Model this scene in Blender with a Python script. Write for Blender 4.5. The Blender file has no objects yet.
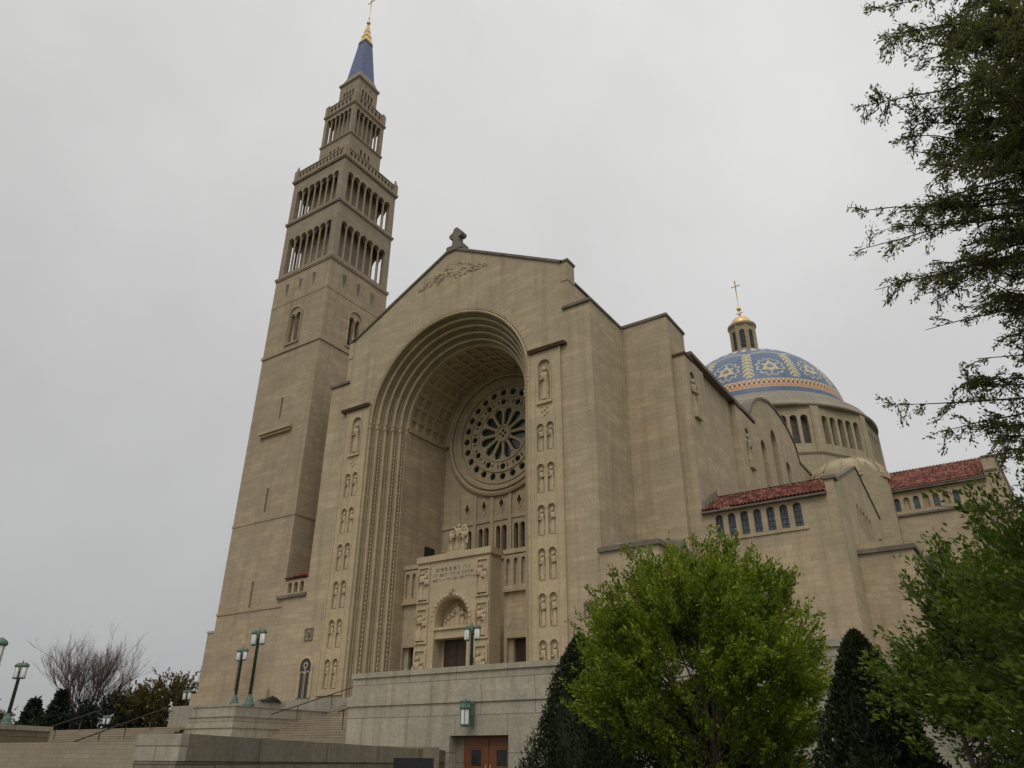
import bpy, math, random
import numpy as np
from mathutils import Vector, Matrix, noise
from mathutils.geometry import tessellate_polygon
PI = math.pi
R = math.radians
scene = bpy.context.scene
col = scene.collection

# ------------------------------------------------------------------ camera
cam_data = bpy.data.cameras.new("camera")
cam = bpy.data.objects.new("camera", cam_data)
col.objects.link(cam)
cx_, cy_, cz_ = (0.8299, 0.5579, 0.0051), (0.2477, -0.3767, 0.8926), (-0.4999, 0.7395, 0.4508)
rot = Matrix((cx_, cy_, (-cz_[0], -cz_[1], -cz_[2]))).transposed()
cam.matrix_world = Matrix.Translation((40.45, -48.51, 1.6)) @ rot.to_4x4()
cam_data.sensor_width = 36.0
cam_data.lens = 742.79 / 1024 * 36.0
cam_data.clip_end = 5000
cam_data.clip_start = 0.1
scene.camera = cam

# ------------------------------------------------------------------ world (overcast) and sun
SUN_EL, SUN_ROT = 52, 160          # sun behind thin cloud, in front of the facade
world = bpy.data.worlds.new("World")
scene.world = world
world.use_nodes = True
wn = world.node_tree.nodes
wl = world.node_tree.links
bg = wn['Background']
sky = wn.new('ShaderNodeTexSky')
sky.sky_type = 'NISHITA'
sky.sun_disc = False
sky.sun_elevation = R(SUN_EL)
sky.sun_rotation = R(SUN_ROT)
hsv = wn.new('ShaderNodeHueSaturation')
hsv.inputs['Saturation'].default_value = 0.15
wl.new(sky.outputs[0], hsv.inputs['Color'])
tc = wn.new('ShaderNodeTexCoord')
sep = wn.new('ShaderNodeSeparateXYZ')
wl.new(tc.outputs['Generated'], sep.inputs[0])
ramp = wn.new('ShaderNodeValToRGB')
ramp.color_ramp.interpolation = 'EASE'
e = ramp.color_ramp.elements
e[0].position = 0.0; e[0].color = (0.49, 0.495, 0.50, 1)
e[1].position = 0.9; e[1].color = (0.86, 0.865, 0.85, 1)
m_ = ramp.color_ramp.elements.new(0.35); m_.color = (0.655, 0.66, 0.655, 1)
wl.new(sep.outputs['Z'], ramp.inputs[0])
cn = wn.new('ShaderNodeTexNoise')
cn.inputs['Scale'].default_value = 2.1; cn.inputs['Detail'].default_value = 5; cn.inputs['Roughness'].default_value = 0.55
wl.new(tc.outputs['Generated'], cn.inputs['Vector'])
cr = wn.new('ShaderNodeMapRange')
cr.inputs['From Min'].default_value = 0.3; cr.inputs['From Max'].default_value = 0.7
cr.inputs['To Min'].default_value = 8.9; cr.inputs['To Max'].default_value = 10.6
wl.new(cn.outputs['Fac'], cr.inputs['Value'])
tl = wn.new('ShaderNodeMath'); tl.operation = 'MULTIPLY_ADD'      # sky brightens toward the east
tl.inputs[1].default_value = 0.16; tl.inputs[2].default_value = 1.03
wl.new(sep.outputs['X'], tl.inputs[0])
tm_ = wn.new('ShaderNodeMath'); tm_.operation = 'MULTIPLY'
wl.new(tl.outputs[0], tm_.inputs[0]); wl.new(cr.outputs[0], tm_.inputs[1])
vm = wn.new('ShaderNodeVectorMath'); vm.operation = 'SCALE'
wl.new(ramp.outputs[0], vm.inputs[0]); wl.new(tm_.outputs[0], vm.inputs['Scale'])
mx = wn.new('ShaderNodeMix'); mx.data_type = 'RGBA'
mx.inputs['Factor'].default_value = 0.96
wl.new(hsv.outputs[0], mx.inputs['A']); wl.new(vm.outputs[0], mx.inputs['B'])
wl.new(mx.outputs['Result'], bg.inputs['Color'])
bg.inputs['Strength'].default_value = 0.092

sd = bpy.data.lights.new("sun", 'SUN')
sd.energy = 1.15
sd.angle = R(35)
sd.color = (1.0, 0.96, 0.90)
sun = bpy.data.objects.new("sun", sd)
col.objects.link(sun)
az = R(SUN_ROT)
sdir = Vector((math.sin(az) * math.cos(R(SUN_EL)), math.cos(az) * math.cos(R(SUN_EL)), math.sin(R(SUN_EL))))
sun.rotation_euler = sdir.to_track_quat('Z', 'Y').to_euler()
sun.location = (0, -60, 120)
scene.view_settings.view_transform = 'Standard'
scene.view_settings.look = 'None'
scene.view_settings.exposure = 0.0
scene.view_settings.gamma = 1.0
scene.render.resolution_x = 1024
scene.render.resolution_y = 768

# ------------------------------------------------------------------ materials
def new_mat(name):
    m = bpy.data.materials.new(name); m.use_nodes = True
    nt = m.node_tree
    return m, nt, nt.nodes, nt.links, nt.nodes['Principled BSDF']

def n_math(nt, op, a, b=None):
    n = nt.nodes.new('ShaderNodeMath'); n.operation = op
    for i, v in enumerate((a, b)):
        if v is None: continue
        if hasattr(v, 'is_linked') or hasattr(v, 'links'): nt.links.new(v, n.inputs[i])
        else: n.inputs[i].default_value = v
    return n.outputs[0]

def n_mix(nt, fac, a, b, blend='MIX'):
    n = nt.nodes.new('ShaderNodeMix'); n.data_type = 'RGBA'; n.blend_type = blend
    for nm, v in (('Factor', fac), ('A', a), ('B', b)):
        if hasattr(v, 'links'): nt.links.new(v, n.inputs[nm])
        else: n.inputs[nm].default_value = v if nm == 'Factor' else (v[0], v[1], v[2], 1)
    return n.outputs['Result']

def stone_mat(name, c1, c2, bw=1.15, bh=0.46, mortar=0.012, mort_dark=0.72, stain=0.5, bump=0.25, patch=0.6, streak=0.5):
    m, nt, N, L, bs = new_mat(name)
    geo = N.new('ShaderNodeNewGeometry')
    sp = N.new('ShaderNodeSeparateXYZ'); L.new(geo.outputs['Position'], sp.inputs[0])
    u = n_math(nt, 'ADD', sp.outputs['X'], sp.outputs['Y'])
    cb = N.new('ShaderNodeCombineXYZ'); L.new(u, cb.inputs[0]); L.new(sp.outputs['Z'], cb.inputs[1])
    br = N.new('ShaderNodeTexBrick'); L.new(cb.outputs[0], br.inputs['Vector'])
    br.inputs['Scale'].default_value = 1
    br.inputs['Brick Width'].default_value = bw; br.inputs['Row Height'].default_value = bh
    br.inputs['Mortar Size'].default_value = mortar; br.inputs['Mortar Smooth'].default_value = 0.3
    br.inputs['Color1'].default_value = (0, 0, 0, 1); br.inputs['Color2'].default_value = (1, 1, 1, 1)
    br.inputs['Mortar'].default_value = (0.5, 0.5, 0.5, 1)
    # tone of single blocks, grouped into irregular courses by noise
    ns = N.new('ShaderNodeTexNoise'); ns.inputs['Scale'].default_value = 0.35; ns.inputs['Detail'].default_value = 4
    L.new(geo.outputs['Position'], ns.inputs['Vector'])
    base = n_mix(nt, br.outputs['Color'], c1, c2)
    pr = N.new('ShaderNodeMapRange'); pr.inputs['From Min'].default_value = 0.38; pr.inputs['From Max'].default_value = 0.66
    L.new(ns.outputs['Fac'], pr.inputs['Value'])
    grey = (c1[0] * 0.86, c1[1] * 0.90, c1[2] * 0.98)
    f = n_math(nt, 'MULTIPLY', pr.outputs[0], patch)
    base = n_mix(nt, f, base, grey)
    # horizontal course banding
    mp = N.new('ShaderNodeMapping'); mp.inputs['Scale'].default_value = (0.22, 1.1, 1)
    L.new(cb.outputs[0], mp.inputs['Vector'])
    nb = N.new('ShaderNodeTexNoise'); nb.inputs['Scale'].default_value = 1.0; nb.inputs['Detail'].default_value = 3
    L.new(mp.outputs[0], nb.inputs['Vector'])
    r2 = N.new('ShaderNodeMapRange'); r2.inputs['From Min'].default_value = 0.3; r2.inputs['From Max'].default_value = 0.7
    r2.inputs['To Min'].default_value = 0.92; r2.inputs['To Max'].default_value = 1.07
    L.new(nb.outputs['Fac'], r2.inputs['Value'])
    v = N.new('ShaderNodeVectorMath'); v.operation = 'SCALE'; L.new(base, v.inputs[0]); L.new(r2.outputs[0], v.inputs['Scale'])
    base = v.outputs[0]
    # irregular courses of differently coloured stone
    bq = N.new('ShaderNodeTexBrick'); L.new(cb.outputs[0], bq.inputs['Vector']); bq.inputs['Scale'].default_value = 1
    bq.inputs['Brick Width'].default_value = bw * 3.1; bq.inputs['Row Height'].default_value = bh * 2; bq.inputs['Mortar Size'].default_value = 0
    bq.inputs['Color1'].default_value = (0, 0, 0, 1); bq.inputs['Color2'].default_value = (1, 1, 1, 1); bq.inputs['Bias'].default_value = -0.35
    base = n_mix(nt, n_math(nt, 'MULTIPLY', bq.outputs['Color'], 0.55), base, (c1[0] * 0.86, c1[1] * 0.90, c1[2] * 1.04))
    # vertical rain streaks
    mp2 = N.new('ShaderNodeMapping'); mp2.inputs['Scale'].default_value = (1.3, 0.07, 1)
    L.new(cb.outputs[0], mp2.inputs['Vector'])
    n2 = N.new('ShaderNodeTexNoise'); n2.inputs['Scale'].default_value = 1.0; n2.inputs['Detail'].default_value = 5
    L.new(mp2.outputs[0], n2.inputs['Vector'])
    r3 = N.new('ShaderNodeMapRange'); r3.inputs['From Min'].default_value = 0.5; r3.inputs['From Max'].default_value = 0.75
    r3.inputs['To Max'].default_value = streak
    L.new(n2.outputs['Fac'], r3.inputs['Value'])
    base = n_mix(nt, r3.outputs[0], base, (c1[0] * 0.55, c1[1] * 0.55, c1[2] * 0.56))
    # fine grain
    n3 = N.new('ShaderNodeTexNoise'); n3.inputs['Scale'].default_value = 5; n3.inputs['Detail'].default_value = 6; n3.inputs['Roughness'].default_value = 0.65
    L.new(geo.outputs['Position'], n3.inputs['Vector'])
    r4 = N.new('ShaderNodeMapRange'); r4.inputs['From Min'].default_value = 0.3; r4.inputs['From Max'].default_value = 0.7
    r4.inputs['To Min'].default_value = 1 - stain * 0.28; r4.inputs['To Max'].default_value = 1 + stain * 0.2
    L.new(n3.outputs['Fac'], r4.inputs['Value'])
    v2 = N.new('ShaderNodeVectorMath'); v2.operation = 'SCALE'; L.new(base, v2.inputs[0]); L.new(r4.outputs[0], v2.inputs['Scale'])
    fin = n_mix(nt, br.outputs['Fac'], v2.outputs[0], (c1[0] * mort_dark, c1[1] * mort_dark, c1[2] * mort_dark))
    L.new(fin, bs.inputs['Base Color'])
    bs.inputs['Roughness'].default_value = 0.9
    bs.inputs['Specular IOR Level'].default_value = 0.2
    h = n_math(nt, 'SUBTRACT', n3.outputs['Fac'], n_math(nt, 'MULTIPLY', br.outputs['Fac'], 0.8))
    bp = N.new('ShaderNodeBump'); bp.inputs['Strength'].default_value = bump; bp.inputs['Distance'].default_value = 0.02
    L.new(h, bp.inputs['Height']); L.new(bp.outputs[0], bs.inputs['Normal'])
    return m

def plain_mat(name, c, rough=0.6, metal=0.0, var=0.25, scale=4.0, spec=0.4, bump=0.0, c2=None):
    m, nt, N, L, bs = new_mat(name)
    geo = N.new('ShaderNodeNewGeometry')
    ns = N.new('ShaderNodeTexNoise'); ns.inputs['Scale'].default_value = scale; ns.inputs['Detail'].default_value = 5
    L.new(geo.outputs['Position'], ns.inputs['Vector'])
    r = N.new('ShaderNodeMapRange'); r.inputs['From Min'].default_value = 0.3; r.inputs['From Max'].default_value = 0.7
    L.new(ns.outputs['Fac'], r.inputs['Value'])
    c2 = c2 or tuple(x * (1 - var) for x in c)
    L.new(n_mix(nt, r.outputs[0], c2, c), bs.inputs['Base Color'])
    bs.inputs['Roughness'].default_value = rough; bs.inputs['Metallic'].default_value = metal
    bs.inputs['Specular IOR Level'].default_value = spec
    if bump:
        bp = N.new('ShaderNodeBump'); bp.inputs['Strength'].default_value = bump; bp.inputs['Distance'].default_value = 0.02
        L.new(ns.outputs['Fac'], bp.inputs['Height']); L.new(bp.outputs[0], bs.inputs['Normal'])
    return m

def leaf_mat(name, ca, cb, cc=None, trans=0.35):
    m, nt, N, L, bs = new_mat(name)
    geo = N.new('ShaderNodeNewGeometry')
    rp = N.new('ShaderNodeValToRGB')
    el = rp.color_ramp.elements
    el[0].color = (*ca, 1); el[1].color = (*cb, 1)
    if cc:
        q = rp.color_ramp.elements.new(0.93); q.color = (*cb, 1); el[-1].color = (*cc, 1)
    ns = N.new('ShaderNodeTexNoise'); ns.inputs['Scale'].default_value = 1.1; ns.inputs['Detail'].default_value = 4
    L.new(geo.outputs['Position'], ns.inputs['Vector'])
    s = n_math(nt, 'ADD', n_math(nt, 'MULTIPLY', geo.outputs['Random Per Island'], 0.65),
               n_math(nt, 'MULTIPLY', n_math(nt, 'SUBTRACT', ns.outputs['Fac'], 0.36), 1.5))
    L.new(s, rp.inputs[0])
    L.new(rp.outputs[0], bs.inputs['Base Color'])
    bs.inputs['Roughness'].default_value = 0.65; bs.inputs['Specular IOR Level'].default_value = 0.25
    tr = N.new('ShaderNodeBsdfTranslucent')
    v = N.new('ShaderNodeVectorMath'); v.operation = 'MULTIPLY'; v.inputs[1].default_value = (1.1, 1.25, 0.5)
    L.new(rp.outputs[0], v.inputs[0]); L.new(v.outputs[0], tr.inputs['Color'])
    ms = N.new('ShaderNodeMixShader'); ms.inputs[0].default_value = trans
    L.new(bs.outputs[0], ms.inputs[1]); L.new(tr.outputs[0], ms.inputs[2])
    L.new(ms.outputs[0], N['Material Output'].inputs['Surface'])
    return m

M = {}
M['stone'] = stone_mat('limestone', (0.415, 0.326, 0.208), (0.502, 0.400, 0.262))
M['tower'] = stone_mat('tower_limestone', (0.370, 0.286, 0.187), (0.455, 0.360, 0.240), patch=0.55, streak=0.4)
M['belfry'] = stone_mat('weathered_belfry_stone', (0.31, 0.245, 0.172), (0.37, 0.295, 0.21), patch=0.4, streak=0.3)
M['trim'] = stone_mat('trim_limestone', (0.42, 0.335, 0.207), (0.47, 0.378, 0.235), bw=1.6, bh=0.9, patch=0.4)
M['carved'] = stone_mat('carved_limestone', (0.45, 0.36, 0.225), (0.50, 0.40, 0.25), bw=3.0, bh=1.7, mortar=0.006, patch=0.15, streak=0.3)
M['coping'] = stone_mat('weathered_coping', (0.16, 0.135, 0.11), (0.24, 0.20, 0.16), bw=1.4, bh=2.0, patch=0.4)
M['granite'] = stone_mat('terrace_granite', (0.375, 0.335, 0.25), (0.44, 0.395, 0.295), bw=3.6, bh=1.9, mortar=0.022, mort_dark=0.42, patch=0.6, streak=0.65, stain=0.8)
M['granite_dark'] = stone_mat('weathered_granite', (0.225, 0.192, 0.135), (0.28, 0.24, 0.172), bw=3.1, bh=1.4, mortar=0.02, mort_dark=0.4, patch=0.5, streak=0.7, stain=0.8)
M['steps'] = stone_mat('step_stone', (0.32, 0.265, 0.185), (0.38, 0.315, 0.22), bw=1.9, bh=0.17, mortar=0.008, patch=0.4, streak=0.3)
M['drum'] = stone_mat('drum_limestone', (0.39, 0.32, 0.205), (0.45, 0.375, 0.245), patch=0.5, streak=0.6)
M['skirt'] = stone_mat('weathered_drum_stone', (0.27, 0.235, 0.175), (0.33, 0.285, 0.21), bw=2.2, bh=0.8, patch=0.6, streak=0.7)
M['louvre'] = plain_mat('painted_louvre', (0.12, 0.135, 0.15), 0.7)
M['recess_shade'] = plain_mat('painted_recess_shade', (0.10, 0.085, 0.065), 0.6, 0, 0.5, 1.2)  # shade of the stone drum recesses put into a dark colour
M['lead'] = plain_mat('weathered_lead', (0.27, 0.255, 0.215), 0.7, 0, 0.3, 0.8)
M['gold'] = plain_mat('gold_leaf', (0.85, 0.60, 0.27), 0.5, 0.6, 0.2, 3)
M['goldrib'] = plain_mat('gilded_tile', (0.52, 0.44, 0.23), 0.5, 0, 0.25, 3)
M['blue'] = plain_mat('blue_tile', (0.120, 0.170, 0.270), 0.45, 0, 0.3, 0.8, c2=(0.088, 0.122, 0.20))
M['spireblue'] = plain_mat('spire_blue_tile', (0.085, 0.125, 0.26), 0.45, 0, 0.3, 1.5, c2=(0.075, 0.095, 0.19))
M['orange'] = plain_mat('orange_tile', (0.50, 0.20, 0.09), 0.5, 0, 0.2, 3)
M['cream'] = plain_mat('cream_tile', (0.60, 0.52, 0.33), 0.5, 0, 0.2, 3)
M['blacktile'] = plain_mat('black_tile', (0.03, 0.03, 0.035), 0.5, 0, 0.2, 3)
M['glass'] = plain_mat('dark_glass', (0.035, 0.042, 0.045), 0.25, 0, 0.5, 3, spec=0.6)
M['leadglass'] = plain_mat('leaded_glass', (0.085, 0.12, 0.145), 0.3, 0, 0.6, 2.5, spec=0.6)
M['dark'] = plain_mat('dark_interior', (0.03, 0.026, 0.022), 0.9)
M['wood'] = plain_mat('varnished_wood', (0.21, 0.075, 0.028), 0.45, 0, 0.3, 6)
M['darkwood'] = plain_mat('dark_oak', (0.055, 0.028, 0.018), 0.5, 0, 0.3, 6)
M['verdigris'] = plain_mat('verdigris_bronze', (0.12, 0.20, 0.165), 0.65, 0.1, 0.45, 5, c2=(0.07, 0.105, 0.09))
M['greenpost'] = plain_mat('dark_green_bronze', (0.045, 0.075, 0.062), 0.55, 0.3, 0.4, 4)
M['whiteglass'] = plain_mat('opal_glass', (0.74, 0.74, 0.70), 0.3, 0, 0.08, 5)
M['iron'] = plain_mat('dark_iron', (0.07, 0.055, 0.045), 0.5, 0.4, 0.3, 6)
M['black'] = plain_mat('black_plastic', (0.016, 0.015, 0.02), 0.55, 0, 0.3, 8)
M['asphalt'] = plain_mat('asphalt', (0.055, 0.055, 0.055), 0.9, 0, 0.3, 3, bump=0.3)
M['lawn'] = plain_mat('lawn', (0.055, 0.085, 0.025), 0.95, 0, 0.5, 2.0, bump=0.5)
M['pave'] = stone_mat('terrace_paving', (0.30, 0.27, 0.21), (0.34, 0.30, 0.24), bw=1.2, bh=1.2)
M['bark'] = plain_mat('bark', (0.085, 0.065, 0.048), 0.9, 0, 0.5, 9, bump=0.6)
M['barkpale'] = plain_mat('pale_bark', (0.16, 0.135, 0.11), 0.9, 0, 0.4, 9, bump=0.6)
M['twig'] = plain_mat('bare_twigs', (0.135, 0.085, 0.078), 0.9, 0, 0.4, 0.4)
M['leaf_a'] = leaf_mat('spring_leaf', (0.055, 0.085, 0.010), (0.245, 0.300, 0.028), (0.44, 0.44, 0.08))
M['leaf_b'] = leaf_mat('dark_green_leaf', (0.040, 0.064, 0.010), (0.150, 0.205, 0.028), (0.28, 0.30, 0.06))  # darker green leaf of the two right-hand trees
M['leaf_oak'] = leaf_mat('fine_oak_leaf', (0.075, 0.085, 0.035), (0.170, 0.180, 0.075), (0.22, 0.15, 0.09), 0.45)
M['leaf_ever'] = leaf_mat('evergreen_leaf', (0.008, 0.014, 0.006), (0.042, 0.056, 0.020), None, 0.1)
M['leaf_con'] = leaf_mat('conifer_needle', (0.016, 0.022, 0.014), (0.036, 0.045, 0.028), None, 0.1)
M['leaf_rust'] = leaf_mat('rusty_leaf', (0.055, 0.050, 0.018), (0.15, 0.105, 0.032), (0.11, 0.13, 0.04))

def tile_mat():
    m, nt, N, L, bs = new_mat('red_clay_tile')
    geo = N.new('ShaderNodeNewGeometry')
    sp = N.new('ShaderNodeSeparateXYZ'); L.new(geo.outputs['Position'], sp.inputs[0])
    cb = N.new('ShaderNodeCombineXYZ')
    L.new(n_math(nt, 'FLOOR', n_math(nt, 'MULTIPLY', sp.outputs['X'], 1 / 0.28)), cb.inputs[0])
    L.new(n_math(nt, 'FLOOR', n_math(nt, 'MULTIPLY', sp.outputs['Y'], 1 / 0.36)), cb.inputs[1])
    wn_ = N.new('ShaderNodeTexWhiteNoise'); wn_.noise_dimensions = '2D'; L.new(cb.outputs[0], wn_.inputs['Vector'])
    rp = N.new('ShaderNodeValToRGB'); el = rp.color_ramp.elements
    el[0].color = (0.055, 0.014, 0.009, 1); el[1].color = (0.20, 0.045, 0.022, 1)
    q = rp.color_ramp.elements.new(0.55); q.color = (0.14, 0.026, 0.014, 1)
    q = rp.color_ramp.elements.new(0.95); q.color = (0.30, 0.12, 0.07, 1)
    L.new(wn_.outputs['Value'], rp.inputs[0]); L.new(rp.outputs[0], bs.inputs['Base Color'])
    bs.inputs['Roughness'].default_value = 0.8
    return m
M['tile'] = tile_mat()
M['darktile'] = plain_mat('weathered_brown_tile', (0.13, 0.07, 0.045), 0.8, 0, 0.4, 3)

# ------------------------------------------------------------------ mesh builder
class Frame:
    """Wall frame: u runs along the wall, d outward, z up."""
    def __init__(s, ox, oy, ux, uy):
        s.o = (ox, oy); s.u = (ux, uy); s.n = (uy, -ux)
    def p(s, u, d, z):
        return (s.o[0] + s.u[0] * u + s.n[0] * d, s.o[1] + s.u[1] * u + s.n[1] * d, z)
FS = Frame(0, 0, 1, 0)        # south face, u = x, d = -y
def south(y): return Frame(0, y, 1, 0)
def east(x): return Frame(x, 0, 0, 1)
def west(x): return Frame(x, 0, 0, -1)   # u = -y

class MB:
    def __init__(s): s.v = []; s.f = []; s.mi = []; s.sm = []
    def add(s, vs, fs, smooth=False, mi=0):
        b = len(s.v); s.v += vs
        for f in fs:
            s.f.append([b + i for i in f]); s.mi.append(mi); s.sm.append(smooth)
    def box(s, x0, x1, y0, y1, z0, z1, mi=0):
        vs = [(x0, y0, z0), (x1, y0, z0), (x1, y1, z0), (x0, y1, z0), (x0, y0, z1), (x1, y0, z1), (x1, y1, z1), (x0, y1, z1)]
        s.add(vs, [(0, 3, 2, 1), (4, 5, 6, 7), (0, 1, 5, 4), (1, 2, 6, 5), (2, 3, 7, 6), (3, 0, 4, 7)], mi=mi)
    def fbox(s, F, u0, u1, d0, d1, z0, z1, mi=0):
        vs = [F.p(u, d, z) for z in (z0, z1) for (u, d) in ((u0, d1), (u1, d1), (u1, d0), (u0, d0))]
        s.add(vs, [(0, 3, 2, 1), (4, 5, 6, 7), (0, 1, 5, 4), (1, 2, 6, 5), (2, 3, 7, 6), (3, 0, 4, 7)], mi=mi)
    def panel(s, F, outer, holes, d1, d0, edge=True, back=True):
        """polygon with holes in the (u,z) plane, front at d1, back at d0"""
        loops = [outer] + list(holes)
        flat = [p for l in loops for p in l]
        tris = tessellate_polygon([[Vector((p[0], p[1], 0)) for p in l] for l in loops])
        n = len(flat)
        vs = [F.p(u, d1, z) for u, z in flat] + [F.p(u, d0, z) for u, z in flat]
        fs = []
        for t in tris:
            a, b, c = t
            ar = (flat[b][0] - flat[a][0]) * (flat[c][1] - flat[a][1]) - (flat[b][1] - flat[a][1]) * (flat[c][0] - flat[a][0])
            if ar < 0: a, b, c = c, b, a
            fs.append((a, b, c))
            if back: fs.append((c + n, b + n, a + n))
        o = 0
        for li, l in enumerate(loops):
            k = len(l)
            if li > 0 or edge:
                for i in range(k):
                    j = (i + 1) % k
                    fs.append((o + i, o + j, o + j + n, o + i + n))
            o += k
        s.add(vs, fs)
    def prism(s, pts, z0, z1, mi=0):
        """plan polygon extruded up"""
        n = len(pts)
        vs = [(x, y, z0) for x, y in pts] + [(x, y, z1) for x, y in pts]
        s.add(vs, [tuple(range(n - 1, -1, -1)), tuple(range(n, 2 * n))] + [(i, (i + 1) % n, (i + 1) % n + n, i + n) for i in range(n)], mi=mi)
    def sweep(s, F, prof, cu, zs, zb, seg=36, smooth=True, closed=False):
        """profile [(r,d)] swept up the left jamb, round the semicircle, down the right jamb"""
        path = [(PI, zb)] + [(PI - PI * i / seg, None) for i in range(seg + 1)] + [(0.0, zb)]
        vs = []; fs = []
        n = len(prof)
        for a, z in path:
            for r, d in prof:
                if z is None: vs.append(F.p(cu + r * math.cos(a), d, zs + r * math.sin(a)))
                else: vs.append(F.p(cu + r * math.cos(a), d, z))
        m = n if closed else n - 1
        for i in range(len(path) - 1):
            for j in range(m):
                k = (j + 1) % n
                fs.append((i * n + j, i * n + k, (i + 1) * n + k, (i + 1) * n + j))
        s.add(vs, fs, smooth)
    def ring(s, F, prof, cu, cz, seg=48, smooth=True, closed=True, a0=0, a1=2 * PI):
        vs = []; fs = []; n = len(prof)
        full = abs(a1 - a0 - 2 * PI) < 1e-6
        cnt = seg if full else seg + 1
        for i in range(cnt):
            a = a0 + (a1 - a0) * i / seg
            for r, d in prof: vs.append(F.p(cu + r * math.cos(a), d, cz + r * math.sin(a)))
        for i in range(seg):
            i2 = (i + 1) % cnt
            for j in range(n if closed else n - 1):
                k = (j + 1) % n
                fs.append((i * n + j, i * n + k, i2 * n + k, i2 * n + j))
        s.add(vs, fs, smooth)
    def lathe(s, cx, cy, prof, seg=32, a0=0.0, a1=2 * PI, smooth=True, cap=True, ox=0):
        full = abs(a1 - a0 - 2 * PI) < 1e-6
        cnt = seg if full else seg + 1
        n = len(prof); vs = []; fs = []
        for i in range(cnt):
            a = a0 + (a1 - a0) * i / seg
            for r, z in prof: vs.append((cx + r * math.cos(a), cy + r * math.sin(a), z))
        for i in range(seg):
            i2 = (i + 1) % cnt
            for j in range(n - 1):
                fs.append((i * n + j, i2 * n + j, i2 * n + j + 1, i * n + j + 1))
        s.add(vs, fs, smooth)
        if cap and full:
            b = len(s.v) - len(vs)
            for j, rev in ((0, True), (n - 1, False)):
                if prof[j][0] > 1e-4:
                    loop = [b + i * n + j for i in range(cnt)]
                    if rev: loop.reverse()
                    s.f.append(loop); s.mi.append(0); s.sm.append(False)
    def tube(s, pts, rad, seg=6, smooth=True):
        pts = [Vector(p) for p in pts]
        if not hasattr(rad, '__len__'): rad = [rad] * len(pts)
        vs = []; fs = []
        up = Vector((0, 0, 1))
        for i, p in enumerate(pts):
            t = (pts[min(i + 1, len(pts) - 1)] - pts[max(i - 1, 0)])
            if t.length < 1e-9: t = Vector((0, 0, 1))
            t.normalize()
            a = up if abs(t.z) < 0.9 else Vector((1, 0, 0))
            x = t.cross(a).normalized(); y = t.cross(x)
            for k in range(seg):
                an = 2 * PI * k / seg
                q = p + (x * math.cos(an) + y * math.sin(an)) * rad[i]
                vs.append(tuple(q))
        for i in range(len(pts) - 1):
            for k in range(seg):
                k2 = (k + 1) % seg
                fs.append((i * seg + k, i * seg + k2, (i + 1) * seg + k2, (i + 1) * seg + k))
        fs.append(tuple(range(seg))); fs.append(tuple((len(pts) - 1) * seg + k for k in range(seg - 1, -1, -1)))
        s.add(vs, fs, smooth)
    def ball(s, c, r, seg=8, rings=6, sc=(1, 1, 1)):
        vs = []; fs = []
        for i in range(rings + 1):
            th = PI * i / rings
            for j in range(seg):
                a = 2 * PI * j / seg
                vs.append((c[0] + r * sc[0] * math.sin(th) * math.cos(a), c[1] + r * sc[1] * math.sin(th) * math.sin(a), c[2] + r * sc[2] * math.cos(th)))
        for i in range(rings):
            for j in range(seg):
                j2 = (j + 1) % seg
                fs.append((i * seg + j, (i + 1) * seg + j, (i + 1) * seg + j2, i * seg + j2))
        s.add(vs, fs, True)

def root_origin(o):
    while o is not None and o.parent is not None: o = o.parent
    return Vector(o.location) if o is not None else Vector((0, 0, 0))

def link_mesh(name, me, mats, parent, origin=None):
    for m in mats: me.materials.append(m)
    ob = bpy.data.objects.new(name, me)
    col.objects.link(ob)
    if parent is not None: ob.parent = parent
    return ob

def build(name, mb, mat, parent=None, label=None, cat=None, group=None, kind=None):
    """verts are world coordinates; a child is stored relative to its thing's base"""
    me = bpy.data.meshes.new(name)
    if parent is not None: org = root_origin(parent)
    else: org = Vector((0, 0, 0))
    a = np.array(mb.v, dtype=np.float64)
    if parent is None:
        lo = a.min(axis=0); hi = a.max(axis=0)
        org = Vector(((lo[0] + hi[0]) / 2, (lo[1] + hi[1]) / 2, lo[2]))
    a = a - np.array(org)
    me.from_pydata(a.tolist(), [], mb.f)
    mats = mat if isinstance(mat, list) else [mat]
    me.polygons.foreach_set('use_smooth', mb.sm)
    me.polygons.foreach_set('material_index', mb.mi)
    me.update()
    ob = link_mesh(name, me, [M[x] if isinstance(x, str) else x for x in mats], parent)
    if parent is None: ob.location = org
    tag(ob, label, cat, group, kind)
    return ob

def tag(o, label=None, cat=None, group=None, kind=None):
    if label: o['label'] = label
    if cat: o['category'] = cat
    if group: o['group'] = group
    if kind: o['kind'] = kind
    return o

def thing(name, loc, label, cat, group=None):
    o = bpy.data.objects.new(name, None); col.objects.link(o)
    o.location = loc; o.empty_display_size = 0.5
    return tag(o, label, cat, group)

def archpts(cu, hw, z0, zs, n=10):
    """outline of a round-headed opening, counter clockwise"""
    pts = [(cu - hw, z0), (cu + hw, z0)]
    pts += [(cu + hw * math.cos(PI * i / n), zs + hw * math.sin(PI * i / n)) for i in range(n + 1)]
    return pts

def arcade(u0, pitch, n, hw, z0, zs, seg=8):
    """one opening of n bays with scalloped round heads"""
    pts = [(u0 - hw, z0), (u0 + (n - 1) * pitch + hw, z0)]
    for k in range(n - 1, -1, -1):
        c = u0 + k * pitch
        pts += [(c + hw * math.cos(PI * i / seg), zs + hw * math.sin(PI * i / seg)) for i in range(seg + 1)]
    return pts

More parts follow.
